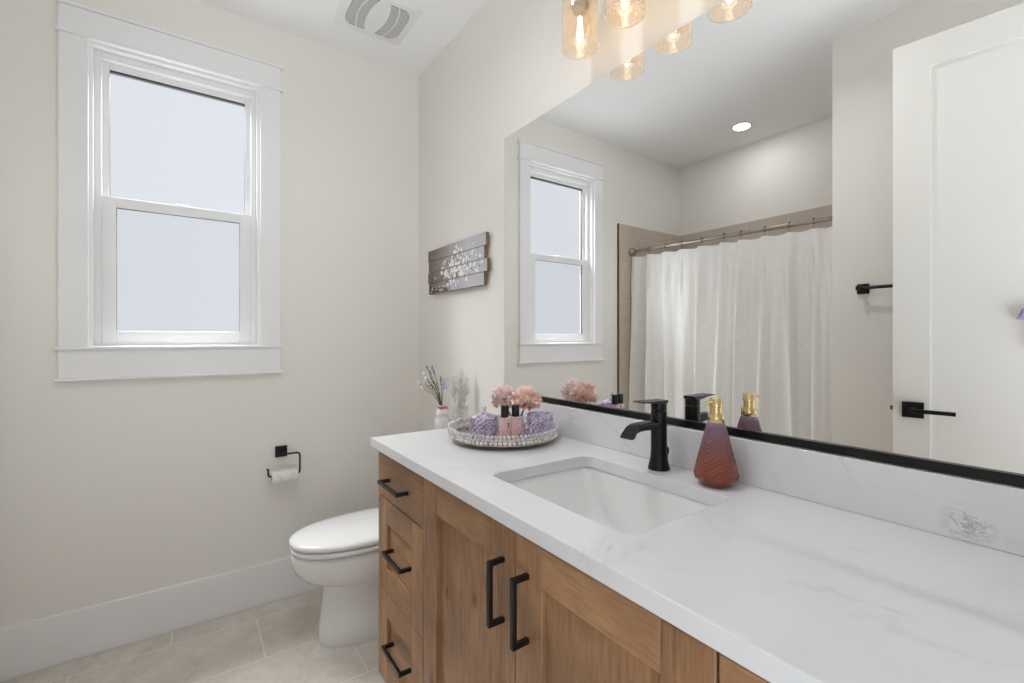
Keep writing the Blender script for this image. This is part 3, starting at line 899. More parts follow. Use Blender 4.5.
cut_jar('lilac cut glass jar with a lid and pointed crystal knob on the tray', 1.204, -0.300, 0.0415, 0.066, True)
cut_jar('open lilac cut glass jar at the right side of the tray', 1.3015, -0.150, 0.0410, 0.078, False)

def perfume(label, x, y, rz, mark):
    t = thing('perfume_bottle', label, 'bottle', (x, y, ZT), rz)
    b = B()
    b.loft([[(px, py, z) for px, py in rrect(-w2, w2, -d2, d2, 0.006, 4)] for z, w2, d2 in ((0.0006, 0.0180, 0.0115), (0.003, 0.0195, 0.013), (0.068, 0.0195, 0.013), (0.073, 0.0175, 0.011), (0.0745, 0.0085, 0.0085))])
    obj('bottle_body', b, 'perfume', t)
    b = B()
    b.loft([[(px, py, z) for px, py in rrect(-0.0172, 0.0172, -0.0105, 0.0105, 0.004, 4)] for z in (0.005, 0.064)])
    obj('scent', b, 'pinkliquid', t)
    obj('cap', B().lathe([(0.0118, 0.0745), (0.0122, 0.0755), (0.0122, 0.1085), (0.0112, 0.1100)], (0, 0, 0), 24), 'capblack', t)
    if mark:
        obj('mark', B().box(0.0085, 0.0115, -0.0138, -0.0130, 0.042, 0.060), 'capblack', t, smooth=False)
        obj('logo_dot', B().tube([(0.0, 0.0128, 0.050), (0.0, 0.0136, 0.050)], 0.0075, 20), 'capblack', t)
    else:
        obj('mark', B().box(0.004, 0.012, -0.0138, -0.0130, 0.012, 0.026), 'gold', t, smooth=False)
    return t
perfume('pink perfume bottle with black cap beside the lidded lilac jar', 1.2740, -0.2680, math.radians(62), True)
perfume('pink perfume bottle with black cap nearer the open lilac jar', 1.2815, -0.2320, math.radians(62), False)

# peonies in a low white cup behind the bottles
cup = obj('flower_cup', B().lathe([(0.0001, 0.0008), (0.020, 0.0008), (0.026, 0.010), (0.028, 0.055), (0.0255, 0.055), (0.0235, 0.012), (0.0001, 0.010)], (1.172, -0.152, ZT), 32), 'ceramic', None, (1.172, -0.152, ZT))
tag(cup, 'low white cup behind the perfume bottles holding pink flowers', 'cup')
def peony(label, c, r, mat, seed, stem_to):
    random.seed(seed)
    t = thing('peony_flower', label, 'flower', c)
    b = B()
    layers = [(6, 0.92, 8), (9, 0.98, 24), (12, 1.0, 44), (14, 1.0, 66), (15, 1.0, 90), (13, 0.98, 114), (9, 0.95, 138)]
    for n, ln, tilt in layers:
        for k in range(n):
            az = 2 * PI * (k + random.random() * 0.7) / n
            tl = math.radians(tilt + random.uniform(-12, 12))
            L = r * ln * random.uniform(0.80, 1.20)
            W = r * 0.38 * random.uniform(0.8, 1.2)
            R = Matrix.Rotation(az, 3, 'Z') @ Matrix.Rotation(tl, 3, 'Y')
            nu, nv = 6, 9
            ruff = random.uniform(0, 6)
            grid = []
            for i in range(nu):
                u = i / (nu - 1); row = []
                wd = W * (0.25 + 0.9 * math.sin(min(1, u * 0.78 + 0.12) * PI * 0.62))
                for j in range(nv):
                    v = j / (nv - 1) * 2 - 1
                    edge = (u ** 3)
                    zz = L * u * (1 - 0.10 * v * v * u) + edge * r * 0.17 * math.sin(v * 7 + ruff)
                    xx = r * 0.22 * (u ** 2) * (-0.9) + r * 0.20 * v * v * -1 + edge * r * 0.15 * math.sin(v * 9 + ruff * 2)
                    p = R @ Vector((xx, wd * v, zz))
                    row.append(b.bm.verts.new(p))
                grid.append(row)
            for i in range(nu - 1):
                for j in range(nv - 1):
                    b.face([grid[i][j], grid[i][j + 1], grid[i + 1][j + 1], grid[i + 1][j]])
    obj('petals', b, mat, t, angle=80, solid=0.0007)
    d = Vector(stem_to) - Vector(c)
    obj('stem', B().tube([(0, 0, 0), d * 0.5, d], 0.003, 8), 'stem', t)
peony('pale pink frilly peony bloom, the left one behind the perfume bottles', (1.124, -0.170, 1.042), 0.0415, 'petal_pale', 3, (1.166, -0.156, ZT + 0.020))
peony('peach pink frilly peony bloom, the right one behind the perfume bottles', (1.214, -0.138, 1.040), 0.0435, 'petal_peach', 8, (1.178, -0.150, ZT + 0.020))

# small lilac crystal leaning on the beaded rim
b = B()
rings = []
for z, r in ((-0.020, 0.003), (-0.012, 0.0105), (0.006, 0.0120), (0.015, 0.0075), (0.020, 0.001)):
    rings.append([(r * math.cos(2 * PI * i / 7 + z * 20), r * 0.8 * math.sin(2 * PI * i / 7 + z * 20), z) for i in range(7)])
b.loft(rings)
cr = obj('crystal_stone', b, 'amethyst', None, None, smooth=False)
cr.scale = (1.25, 1.25, 1.25); cr.location = (1.3405, -0.228, ZT + 0.030); cr.rotation_euler = (0.25, 0.2, 0.4)
tag(cr, 'small lilac crystal stone leaning on the front of the beaded tray rim', 'crystal')

# ------------------------------------------------------------------ bud vase with dried flowers
ZK = 0.7242                                        # top of the toilet tank lid
VXc, VYc = 0.455, -0.079
vase = thing('bud_vase', 'white lumpy ceramic vase with pink neck standing on the toilet tank', 'vase', (VXc, VYc, ZK))
b = B().lathe([(0.0001, 0.0006), (0.030, 0.0006), (0.036, 0.008), (0.0395, 0.040), (0.034, 0.070), (0.0300, 0.086), (0.0345, 0.102), (0.0390, 0.122), (0.0340, 0.142), (0.0300, 0.150), (0.0320, 0.160), (0.0330, 0.172), (0.0260, 0.186), (0.0170, 0.193), (0.0150, 0.200), (0.0175, 0.210), (0.0140, 0.210), (0.0110, 0.198), (0.0110, 0.10), (0.0001, 0.10)], (0, 0, 0), 36, f=lambda r, z, a: r * (1 + (0.08 * math.sin(3 * a + 0.6 + 25 * z) if 0.010 < z < 0.188 else 0)))
obj('body', b, 'ceramic', vase)
b = B().lathe([(0.0172, 0.1930), (0.0205, 0.1985), (0.0185, 0.2040)], (0, 0, 0), 20, False, False)
for sg in (-1, 1):
    b.tube([(0.016, sg * 0.006, 0.199), (0.026, sg * 0.016, 0.203), (0.028, sg * 0.021, 0.195), (0.018, sg * 0.007, 0.197)], 0.0032, 6)
obj('ribbon', b, 'pinkribbon', vase)

RT = Vector((0.574, 0.819, 0)); FW = Vector((-0.819, 0.574, 0)); UP = Vector((0, 0, 1))
mouth = Vector((VXc, VYc, ZK + 0.195))
def sprig(name, label, cat, group, r_, u_, f_, mat, kind, seed):
    random.seed(seed)
    t = thing(name, label, cat, mouth, group=group)
    e = RT * r_ + UP * u_ + FW * f_
    base = RT * (r_ * 0.06) + FW * (f_ * 0.06)
    mid = e * 0.5 + UP * 0.012 - RT * r_ * 0.12
    pts = [base, base * 0.6 + e * 0.06 + UP * 0.010, mid, e]
    obj('stem', B().tube(pts, [0.0016, 0.0016, 0.0013, 0.0009], 6), 'stem', t)
    b = B()
    d = (e - mid).normalized()
    if kind == 'spike':
        for k in range(16):
            q = e - d * 0.0028 * k + Vector([random.uniform(-.0035, .0035) for _ in range(3)])
            b.ball(q, random.uniform(0.0021, 0.0036), 1)
    elif kind == 'bud':
        b.ball(e, 0.0085, 2, (0.9, 0.9, 1.25)); b.ball(e - UP * 0.006, 0.0068, 1)
    elif kind == 'spray':
        for k in range(26):
            q = e + Vector([random.uniform(-.020, .020) for _ in range(2)] + [random.uniform(-.055, .010)])
            b.ball(q, random.uniform(0.0018, 0.0032), 1)
            b.tube([q, e - d * 0.045], 0.0004, 4)
    elif kind == 'grass':
        for k in range(9):
            q = e - d * 0.006 * k
            sd_ = Vector([random.uniform(-1, 1) for _ in range(3)]).normalized()
            b.tube([q, q + sd_ * 0.004 + d * 0.005, q + sd_ * 0.006 + d * 0.012], [0.0009, 0.0016, 0.0004], 5)
    obj('blossom', b, mat, t)
G = 'dried grass stems in the white vase'
sprig('lavender_sprig', 'tall lavender sprig topping the dried bunch at its left', 'dried flower', None, -0.072, 0.200, 0.0, 'lavender', 'spike', 1)
sprig('lavender_sprig', 'second lavender sprig just right of the tallest in the bunch', 'dried flower', None, -0.050, 0.202, 0.01, 'lavender', 'spike', 2)
sprig('white_bud_stem', 'white bud stem leaning farthest left of the dried bunch', 'dried flower', None, -0.112, 0.120, 0.0, 'whitebud', 'bud', 3)
sprig('white_bud_stem', 'topmost white bud stem just under the lavender of the dried bunch', 'dried flower', None, -0.084, 0.166, -0.012, 'whitebud', 'bud', 4)
sprig('white_bud_stem', 'white bud stem second from the top of the dried bunch', 'dried flower', None, -0.074, 0.142, -0.016, 'whitebud', 'bud', 9)
sprig('white_bud_stem', 'lowest white bud stem on the left of the dried bunch', 'dried flower', None, -0.094, 0.098, -0.014, 'whitebud', 'bud', 5)
sprig('blue_flower_sprig', 'pale blue flower spray on the right of the dried bunch', 'dried flower', None, 0.014, 0.135, 0.0, 'lightblue', 'spray', 6)
sprig('lavender_sprig', 'short lavender sprig beside the pale blue flower spray', 'dried flower', None, -0.006, 0.150, 0.012, 'lavender', 'spike', 7)
for k, (r_, u_, f_) in enumerate(((-0.066, 0.130, -0.01), (-0.056, 0.150, 0.015), (-0.040, 0.125, -0.015), (-0.078, 0.112, 0.01), (-0.024, 0.115, 0.0), (-0.050, 0.105, 0.01))):
    sprig('dried_grass_stem', 'brown dried grass stem in the middle of the white vase bunch', 'dried flower', G, r_, u_, f_, 'stem', 'grass', 20 + k)

# frosted vase with white plumes, beside the bud vase on the tank
PX, PY = 0.612, -0.066
tum = thing('frosted_vase', 'tall frosted clear vase of white plumes on the toilet tank', 'vase', (PX, PY, ZK))
b = B().lathe([(0.0001, 0.0006), (0.029, 0.0006), (0.032, 0.004), (0.0365, 0.215), (0.0345, 0.215), (0.0305, 0.008), (0.0001, 0.007)], (0, 0, 0), 40)
obj('cup', b, 'frost', tum)
for k, (r_, u_, f_) in enumerate(((-0.030, 0.345, 0.0), (0.004, 0.375, 0.008), (0.030, 0.330, -0.004))):
    random.seed(40 + k)
    p0 = Vector((PX, PY, ZK + 0.009))
    t = thing('plume', ['white feathery plume leaning left in the frosted vase', 'tallest white feathery plume in the frosted vase', 'white feathery plume leaning right in the frosted vase'][k], 'plume', p0)
    e = RT * r_ + UP * u_ + FW * f_
    obj('stem', B().tube([e * 0.02, e * 0.5, e], [0.0015, 0.0012, 0.0008], 6), 'plume', t)
    b = B()
    for q in range(190):
        s0 = 0.50 + 0.50 * random.random()
        p = e * s0
        sd_ = Vector((random.uniform(-1, 1), random.uniform(-1, 1), random.uniform(0.3, 1.2))).normalized()
        ln = 0.030 * (1.1 - 0.6 * abs(s0 - 0.75) / 0.25) * random.uniform(0.7, 1.2)
        mid = p + sd_ * ln * 0.6
        if mid.y + p0.y > -0.006: continue
        tip = p + sd_ * ln + UP * 0.003
        tip.y = min(tip.y, -0.004 - p0.y)
        b.tube([p, mid, tip], [0.0014, 0.0016, 0.0006], 4)
    obj('feathers', b, 'plume', t)

# ------------------------------------------------------------------ plank wall art on the mirror wall
art = thing('plank_wall_art', 'four plank wooden wall art painted with white flowers', 'wall art', (0.188, 0, 1.486))
ZP = [0.0, 0.0575, 0.115, 0.1725, 0.230]
XP = [(0.010, 0.568), (0.000, 0.594), (0.008, 0.570), (0.0, 0.584)]
for k in range(4):
    x0, x1 = XP[k]
    b = B()
    b.box(x0, x1, -0.026, -0.010, ZP[k] + 0.0012, ZP[k + 1] - 0.0012)
    b.bm.faces.ensure_lookup_table()
    for f in b.bm.faces:
        f.material_index = 1 if abs(f.calc_center_median().y + 0.026) > 0.001 else 0
    obj('plank', b, ['plank', 'plankedge'], art, smooth=False)
for x in (0.08, 0.50):
    obj('batten', B().box(x, x + 0.03, -0.010, -0.0005, 0.015, 0.215), 'plankedge', art, smooth=False)
random.seed(11)
def dab(b, x, z, r, lay):
    n = 9
    ph = random.random() * 6
    # keep dabs inside a plank's face (never bridging the gap)
    for k in range(4):
        if ZP[k] <= z < ZP[k + 1]:
            z = min(max(z, ZP[k] + r + 0.002), ZP[k + 1] - r - 0.002) if r < 0.03 else z
    poly = [(x + r * (1 + 0.22 * math.sin(3 * a + ph)) * math.cos(a), z + r * (1 + 0.22 * math.sin(3 * a + ph)) * math.sin(a)) for a in (2 * PI * i / n for i in range(n))]
    if not (0.02 < x < 0.55 and 0.006 < z < 0.222): return
    b.prism(poly, 'y', -0.0262 - 0.0003 * lay, -0.0259)
b = B()
for k in range(80):
    dab(b, random.gauss(0.31, 0.085), random.gauss(0.098, 0.040), random.uniform(0.003, 0.007), 1)
obj('painted_leaves', b, 'paintgreen', art, smooth=False)
b = B()
b.prism([(0.255, 0.004), (0.325, 0.004), (0.335, 0.050), (0.245, 0.050)], 'y', -0.0268, -0.0259)
obj('painted_vase', b, 'paintvase', art, smooth=False)
b = B()
b.prism([(0.016, 0.004), (0.235, 0.004), (0.20, 0.026), (0.09, 0.030), (0.016, 0.044)], 'y', -0.0262, -0.0259)
obj('painted_table', b, 'plankdark', art, smooth=False)
b = B()
for k in range(150):
    dab(b, random.gauss(0.315, 0.095), random.gauss(0.105, 0.036), random.uniform(0.003, 0.0105), 2 + k * 0.01)
for k in range(30):
    dab(b, random.uniform(0.03, 0.22), random.uniform(0.006, 0.036), random.uniform(0.002, 0.005), 2)
for k in range(16):
    dab(b, random.uniform(0.26, 0.50), random.uniform(0.165, 0.200), random.uniform(0.003, 0.007), 2)
obj('painted_blossoms', b, 'paintwhite', art, smooth=False)

# ------------------------------------------------------------------ four-light vanity fixture over the mirror
LX = [1.445, 1.620, 1.795, 1.970]
LY, LZ = -0.110, 2.126
fix = thing('vanity_light', 'four light vanity fixture with seeded glass cylinder shades', 'wall lamp', (1.7075, 0, 2.40))
fo = Vector((1.7075, 0, 2.40))
obj('backplate', shift(B().box(1.36, 2.055, -0.022, -0.0005, 2.375, 2.425), fo), 'chrome', fix, bevel=0.003)
for i, x in enumerate(LX):
    b = B().tube([(x, -0.02, 2.40), (x, -0.085, 2.40), (x, LY + 0.012, 2.392), (x, LY, 2.372), (x, LY, 2.335)], 0.007, 12)
    obj('arm', shift(b, fo), 'chrome', fix)
    b = B().lathe([(0.0001, 2.345), (0.028, 2.345), (0.030, 2.338), (0.030, 2.322), (0.024, 2.318), (0.024, 2.262), (0.0265, 2.260), (0.0265, 2.252), (0.022, 2.248), (0.022, 2.240), (0.0001, 2.240)], (x, LY, 0), 28)
    obj('socket', shift(b, fo), 'bronze', fix)
    b = B().lathe([(0.018, 2.322), (0.050, 2.320), (0.0530, 2.312), (0.0530, 2.128), (0.0522, LZ), (0.0512, 2.128), (0.0512, 2.310), (0.018, 2.319)], (x, LY, 0), 48, False, False)
    sh = obj('shade', shift(b, fo), 'shade', fix)
    b = B().tube([(x + 0.0518 * math.cos(2 * PI * k / 40), LY + 0.0518 * math.sin(2 * PI * k / 40), LZ + 0.0015) for k in range(41)], 0.0021, 8)
    obj('rim', shift(b, fo), 'rim', sh)
    b = B().lathe([(0.0125, 2.240), (0.0125, 2.230), (0.016, 2.220), (0.0185, 2.205), (0.0185, 2.168), (0.015, 2.152), (0.007, 2.143), (0.0001, 2.141)], (x, LY, 0), 24, False, True)
    bulb = obj('bulb', shift(b, fo), 'bulb', fix)
    b = B()
    for k in range(4):
        a = PI / 4 + PI / 2 * k
        b.tube([(x + 0.004 * math.cos(a), LY + 0.004 * math.sin(a), 2.222), (x + 0.008 * math.cos(a), LY + 0.008 * math.sin(a), 2.164)], 0.0013, 6)
    obj('filament', shift(b, fo), 'filament', bulb)
    l = bpy.data.lights.new('bulb_light', 'POINT'); l.energy = BULB_POWER; l.color = (1.0, 0.94, 0.87); l.shadow_soft_size = 0.018
    lo_ = bpy.data.objects.new('bulb_light', l); COL.objects.link(lo_); lo_.location = (x, LY, 2.190)

# ------------------------------------------------------------------ recessed downlight over the shower, and an added fill light
def downlight(label, x, y, r, power, spread):
    t = thing('recessed_light', label, 'ceiling light', (x, y, H))
    b = B().lathe([(r, -0.0005), (r + 0.016, -0.0005), (r + 0.017, -0.004), (r + 0.004, -0.006), (r, -0.003)], (0, 0, 0), 40, False, False)
    obj('trim_ring', b, 'trim', t)
    obj('lens', B().lathe([(0.0001, -0.0035), (r, -0.0035), (r, -0.0008), (0.0001, -0.0008)], (0, 0, 0), 40, False, False), 'lens', t)
    area_light('downlight_lamp', (x, y, H - 0.008), (0, 0, 0), r * 2, power, (0.95, 0.97, 1.0), spread=spread)
downlight('round lit recessed ceiling light above the shower', 0.738, -2.112, 0.052, CAN_POWER, 180)

downlight('round recessed fill light added out of view above the middle of the room', 1.45, -0.78, 0.065, FILL_CAN_POWER, 150)  # added to brighten the room; no such fitting is known there

# ------------------------------------------------------------------ exhaust fan grille
VC = Vector((0.373, -0.365, H))
fan = thing('exhaust_fan', 'white square exhaust fan cover with two curved grilles in the ceiling', 'exhaust fan', VC)
b = B()
b.loft([[(x, y, z) for x, y in rrect(-s, s, -s, s, r, 6)] for z, s, r in ((-0.0005, 0.160, 0.03), (-0.006, 0.162, 0.03), (-0.013, 0.150, 0.04), (-0.014, 0.148, 0.04))])
obj('cover', b, 'trim', fan)
def arc_y(side, x, y0, bulge): return side * (y0 + bulge * (1 - (x / 0.115) ** 2))
for sd_ in (-1, 1):
    b = B()
    xs = [-0.115 + 0.23 * i / 14 for i in range(15)]
    inner_e = [(x, arc_y(sd_, x, 0.024, 0.020)) for x in xs]
    outer_e = [(x, sd_ * (0.126 - 0.030 * abs(x / 0.115) ** 6)) for x in reversed(xs)]
    b.prism(inner_e + outer_e, 'z', -0.0148, -0.0138)
    obj('grille', b, 'ventdark', fan, smooth=False)
    b = B()
    b.tube([(x, arc_y(sd_, x, 0.062, 0.022), -0.0150) for x in xs], 0.0028, 6)
    for i in range(1, 22):
        x = -0.115 + 0.23 * i / 22
        b.box(x - 0.0009, x + 0.0009, *sorted((arc_y(sd_, x, 0.025, 0.020), sd_ * 0.122 - sd_ * 0.030 * abs(x / 0.115) ** 6)), -0.0160, -0.0146)
    obj('louvre_rib', b, 'trim', fan)

# ------------------------------------------------------------------ toilet
TXc = 0.45
toi = thing('toilet', 'white elongated toilet with closed lid beside the vanity', 'toilet', (TXc, 0, 0))
def egg(y_tip, y_back, w, z, n=40, sq=2.35):
    """elongated outline: round front at y_tip, flatter back"""
    pts = []
    yc = y_back + (y_tip - y_back) * 0.42
    for i in range(n):
        a = 2 * PI * i / n
        cx, sy = math.cos(a), math.sin(a)
        ex = 2 / sq
        x = w * math.copysign(abs(cx) ** ex, cx)
        if sy < 0:
            y = yc + (yc - y_tip) * sy * 1.0
        else:
            y = yc + (y_back - yc) * math.copysign(abs(sy) ** 0.6, sy)
        pts.append((x, y, z))
    return pts
def lerp(a, b, t): return a + (b - a) * t
b = B()
rings = []
for z, tip, back, w, sq in ((0.000, -0.634, -0.10, 0.124, 2.7), (0.015, -0.640, -0.10, 0.127, 2.7), (0.06, -0.634, -0.10, 0.121, 2.6), (0.14, -0.626, -0.10, 0.117, 2.6), (0.21, -0.620, -0.10, 0.115, 2.5), (0.240, -0.630, -0.10, 0.121, 2.4), (0.258, -0.655, -0.10, 0.146, 2.3), (0.280, -0.696, -0.08, 0.166, 2.3), (0.305, -0.722, -0.06, 0.174, 2.3), (0.335, -0.736, -0.05, 0.179, 2.3), (0.372, -0.742, -0.05, 0.181, 2.3), (0.386, -0.738, -0.05, 0.177, 2.3), (0.3895, -0.726, -0.05, 0.165, 2.3)):
    rings.append(egg(tip, back, w, z, 48, sq))
b.loft(rings)
obj('bowl', b, 'porcelain', toi, angle=60)
b = B()
b.loft([egg(t_, -0.235, w_, z, 48) for z, t_, w_ in ((0.3960, -0.728, 0.164), (0.3965, -0.738, 0.174), (0.3985, -0.742, 0.178), (0.411, -0.743, 0.179), (0.4155, -0.737, 0.173))])
obj('seat', b, 'seatplastic', toi, angle=60)
b = B()
b.loft([egg(t_, -0.225, w_, z, 48) for z, t_, w_ in ((0.4205, -0.728, 0.164), (0.4210, -0.739, 0.175), (0.4230, -0.744, 0.179), (0.434, -0.746, 0.181), (0.441, -0.742, 0.177), (0.446, -0.725, 0.162), (0.4490, -0.68, 0.128), (0.4505, -0.60, 0.065))])
obj('lid', b, 'seatplastic', toi, angle=60)
for sx in (-0.075, 0.075):
    b = B()
    b.tube([(sx - 0.022, -0.222, 0.418), (sx + 0.022, -0.222, 0.418)], 0.012, 12)
    b.box(sx - 0.015, sx + 0.015, -0.235, -0.205, 0.388, 0.414)
    obj('hinge', b, 'seatplastic', toi)
b = B()
b.loft([[(x, y, z) for x, y in rrect(-w_, w_, y0, -0.018, 0.03, 5)] for z, w_, y0 in ((0.386, 0.165, -0.185), (0.40, 0.175, -0.192), (0.69, 0.192, -0.202))])
obj('tank', b, 'porcelain', toi)
b = B()
b.loft([[(x, y, z) for x, y in rrect(-w_, w_, y0, -0.016, 0.03, 5)] for z, w_, y0 in ((0.691, 0.196, -0.206), (0.694, 0.199, -0.209), (0.718, 0.199, -0.209), (0.724, 0.194, -0.204))])
obj('tank_lid', b, 'porcelain', toi)
b = B().tube([(-0.150, -0.196, 0.655), (-0.150, -0.216, 0.655)], 0.010, 12)
b.bar([(-0.155, -0.218, 0.655), (-0.085, -0.218, 0.648)], 0.008, 0.014)
obj('flush_lever', b, 'chrome', toi)
for sx in (-1, 1):
    obj('bolt_cap', B().lathe([(0.014, 0.0005), (0.014, 0.010), (0.009, 0.020), (0.0001, 0.022)], (sx * 0.133, -0.36, 0), 16), 'seatplastic', toi)

# ------------------------------------------------------------------ toilet paper holder and roll
tph = thing('toilet_paper_holder', 'matte black open arm toilet paper holder on the window wall', 'toilet paper holder', (0, -0.71, 0.71))
b = B().box(0.0005, 0.012, -0.026, 0.026, -0.026, 0.026)
obj('wall_plate', b, 'black', tph, bevel=0.0015)
zc = 0.606 - 0.71
b = B().tube([(0.010, 0.004, -0.004), (0.048, 0.004, -0.004)], 0.010, 14)
b.tube([(0.044, 0.004, -0.006), (0.050, 0.030, -0.006), (0.052, 0.062, -0.006), (0.052, 0.071, -0.009), (0.052, 0.075, -0.018), (0.052, 0.075, zc + 0.012), (0.052, 0.073, zc + 0.003), (0.052, 0.066, zc), (0.052, -0.050, zc), (0.052, -0.058, zc + 0.003), (0.052, -0.061, zc + 0.010), (0.052, -0.061, zc + 0.030), (0.052, -0.063, zc + 0.036), (0.052, -0.068, zc + 0.038)], 0.0042, 12)
obj('arm', b, 'black', tph)
rc = Vector((0.052, -0.703, 0.6000))
roll = thing('toilet_paper_roll', 'white toilet paper roll with a folded point on black holder', 'toilet paper', rc)
def ring_xz(y, r, n=36): return [(r * math.cos(2 * PI * i / n), y, r * math.sin(2 * PI * i / n)) for i in range(n)]
b = B()
L2, R0, R1 = 0.056, 0.0315, 0.0150
rings = [ring_xz(-L2, R1), ring_xz(-L2, R0 - 0.002), ring_xz(-L2 + 0.002, R0), ring_xz(L2 - 0.002, R0), ring_xz(L2, R0 - 0.002), ring_xz(L2, R1), ring_xz(-L2, R1)]
b.loft(rings, False, False)
obj('paper', b, 'paper', roll)
b = B()
b.loft([ring_xz(-L2 + 0.001, R1 - 0.0002), ring_xz(L2 - 0.001, R1 - 0.0002), ring_xz(L2 - 0.001, R1 - 0.0015), ring_xz(-L2 + 0.001, R1 - 0.0015), ring_xz(-L2 + 0.001, R1 - 0.0002)], False, False)
obj('core', b, 'core', roll)
# folded triangular end lying over the front of the roll
b = B()
rows = 9
gr = []
for i in range(rows):
    t_ = i / (rows - 1)
    a = math.radians(70 - 118 * t_)
    hw = (L2 - 0.004) * (1 - t_) + 0.0008
    gr.append([b.bm.verts.new(((R0 + 0.0012) * math.cos(a), hw * s, (R0 + 0.0012) * math.sin(a))) for s in (-1, -0.5, 0, 0.5, 1)])
for r0, r1 in zip(gr, gr[1:]):
    for k in range(4): b.face([r0[k], r0[k + 1], r1[k + 1], r1[k]])
obj('folded_end', b, 'paper', roll, solid=0.0012)

# ------------------------------------------------------------------ towel bar on the wall behind the door
tb = thing('towel_bar', 'matte black towel bar on the wall behind the open door', 'towel bar', (1.90, YB, 1.490))
b = B().tube([(-0.288, 0.060, 0), (0.30, 0.060, 0)], 0.008, 14)
obj('bar', b, 'black', tb)
for x in (-0.278, 0.29):
    b = B().box(x - 0.024, x + 0.024, 0.0005, 0.010, -0.024, 0.024)
    b.box(x - 0.010, x + 0.010, 0.010, 0.070, -0.010, 0.010)
    obj('post', b, 'black', tb, bevel=0.0015)

# ------------------------------------------------------------------ shower rod, rings and curtain
RY = -1.806
def rod_z(x): return 1.937 - 0.0205 * x
rod = thing('shower_rod', 'brushed nickel shower curtain rod across the alcove', 'shower rod', (0.745, RY, 1.92))
b = B().tube([(0.012 - 0.745, 0, rod_z(0) - 1.92), (1.480 - 0.745, 0, rod_z(1.48) - 1.92)], 0.0125, 18)
obj('bar', b, 'chrome', rod)
for x, sg in ((0.0105, 1), (XA - 0.0105, -1)):
    rings = []
    for d, r in ((0.0, 0.030), (0.008, 0.032), (0.022, 0.029), (0.034, 0.022), (0.042, 0.014)):
        rings.append([(x - 0.745 + sg * d, r * math.cos(2 * PI * i / 24), rod_z(x) - 1.92 + r * math.sin(2 * PI * i / 24)) for i in range(24)])
    b = B(); b.loft(rings); obj('end_cap', b, 'chrome', rod)
RX = [0.048, 0.188, 0.336, 0.475, 0.630, 0.789, 0.902, 1.051, 1.188, 1.317, 1.440]
ords = ['first', 'second', 'third', 'fourth', 'fifth', 'sixth', 'seventh', 'eighth', 'ninth', 'tenth', 'last']
ring0 = None
def build_ring():
    t = thing('curtain_ring', 'curtain ring', 'curtain ring', (0, 0, 0), group='curtain rings on the shower rod')
    pts = [(0, 0.0165 * math.cos(a), 0.0165 * math.sin(a)) for a in [math.radians(-70 + 320 * i / 22) for i in range(23)]]
    b = B().tube(pts, 0.0016, 8)
    b.tube([(0, 0.0056, -0.0155), (0, 0.004, -0.028), (0, 0.0, -0.038), (0, -0.005, -0.042)], 0.0015, 8)
    obj('hook', b, 'chrome', t)
    b = B()
    for k in (-1, 0, 1): b.ball((0, 0.006 * k, 0.0165), 0.0042, 1)
    obj('roller', b, 'bronze', t)
    return t
for i, x in enumerate(RX):
    if ring0 is None:
        ring0 = r = build_ring()
    else:
        r = ring0.copy(); COL.objects.link(r)
        for ch in ring0.children:
            c_ = ch.copy(); COL.objects.link(c_); c_.parent = r
    r.location = (x, RY, rod_z(x))
    r['label'] = f'{ords[i]} curtain ring on the shower rod counting from the window wall'
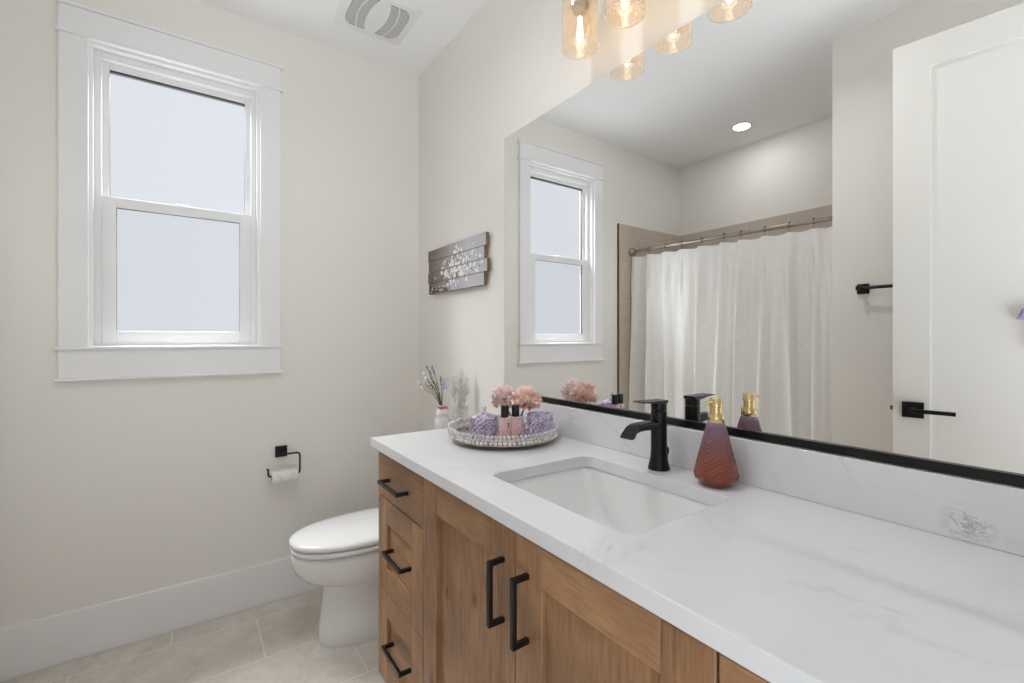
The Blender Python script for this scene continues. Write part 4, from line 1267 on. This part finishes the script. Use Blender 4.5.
# curtain
random.seed(21)
KX = [-0.09] + RX + [1.56]
PA = [random.uniform(0.55, 1.5) for _ in KX]                     # each pleat its own depth
PS = [random.uniform(-0.35, 0.35) for _ in KX]                   # and lean
def phi(x):
    for k in range(len(KX) - 1):
        if KX[k] <= x <= KX[k + 1]:
            return k + (x - KX[k]) / (KX[k + 1] - KX[k])
    return 0
NX, NZ = 420, 60
ZB = 0.14
b = B()
grid = []
for j in range(NZ + 1):
    k = j / NZ
    row = []
    for i in range(NX + 1):
        x = 0.010 + (1.470 - 0.010) * i / NX
        p = phi(x); kk = int(p); fr = p - kk
        sm = fr * fr * (3 - 2 * fr)
        am = PA[kk] * (1 - sm) + PA[min(kk + 1, len(PA) - 1)] * sm
        ln = PS[kk] * (1 - sm) + PS[min(kk + 1, len(PS) - 1)] * sm
        top = rod_z(x) - 0.040 - 0.006 * math.sin(PI * fr) ** 2
        z = top + (ZB - top) * k
        pp = p + ln * k * 1.2
        drop = min(1.0, k * 5)
        body = math.cos(2 * PI * pp + 0.75 * math.sin(2 * PI * pp + 1.3))
        body = math.copysign(abs(body) ** 0.8, body)
        y = am * (0.015 + 0.027 * min(1, k * 1.8)) * body
        y += 0.015 * drop * math.sin(2 * PI * pp * 0.47 + 2.2 * k + 0.8) + 0.004 * math.sin(2 * PI * pp * 1.9 + 5 * k)
        y += 0.006 * math.exp(-((k - 0.10) / 0.09) ** 2) * math.sin(2 * PI * p * 2 + 14 * k * (1 if kk % 2 else -1))
        row.append(b.bm.verts.new((x + 0.010 * k * math.sin(2 * PI * p + 1.0), RY - 0.004 + y, z)))
    grid.append(row)
for j in range(NZ):
    for i in range(NX):
        b.face([grid[j][i], grid[j][i + 1], grid[j + 1][i + 1], grid[j + 1][i]])
cur = obj('shower_curtain', b, 'curtain', None, (0.745, RY, ZB), angle=80)
tag(cur, 'cream slub fabric shower curtain hanging in soft folds', 'shower curtain')

# ------------------------------------------------------------------ bathtub behind the curtain
tubo = Vector((0.75, -2.155, 0))
tub = thing('bathtub', 'white alcove bathtub behind the shower curtain', 'bathtub', tubo)
b = B()
X0, X1, Y0, Y1 = 0.013, 1.478, -2.437, -1.872
def tr(e, z, r): return [(*p, z) for p in rrect(X0 + e, X1 - e, Y0 + e, Y1 - e, r, 6)]
b.loft([tr(0, 0.001, 0.01), tr(0, 0.43, 0.01), tr(0.006, 0.44, 0.012), tr(0.055, 0.44, 0.09), tr(0.068, 0.42, 0.10), tr(0.10, 0.15, 0.12), tr(0.14, 0.10, 0.12)])
obj('tub_shell', shift(b, tubo), 'porcelain', tub, angle=50)
obj('drain', shift(B().lathe([(0.025, 0.1005), (0.025, 0.104), (0.0001, 0.105)], (1.20, -2.155, 0), 20), tubo), 'chrome', tub)
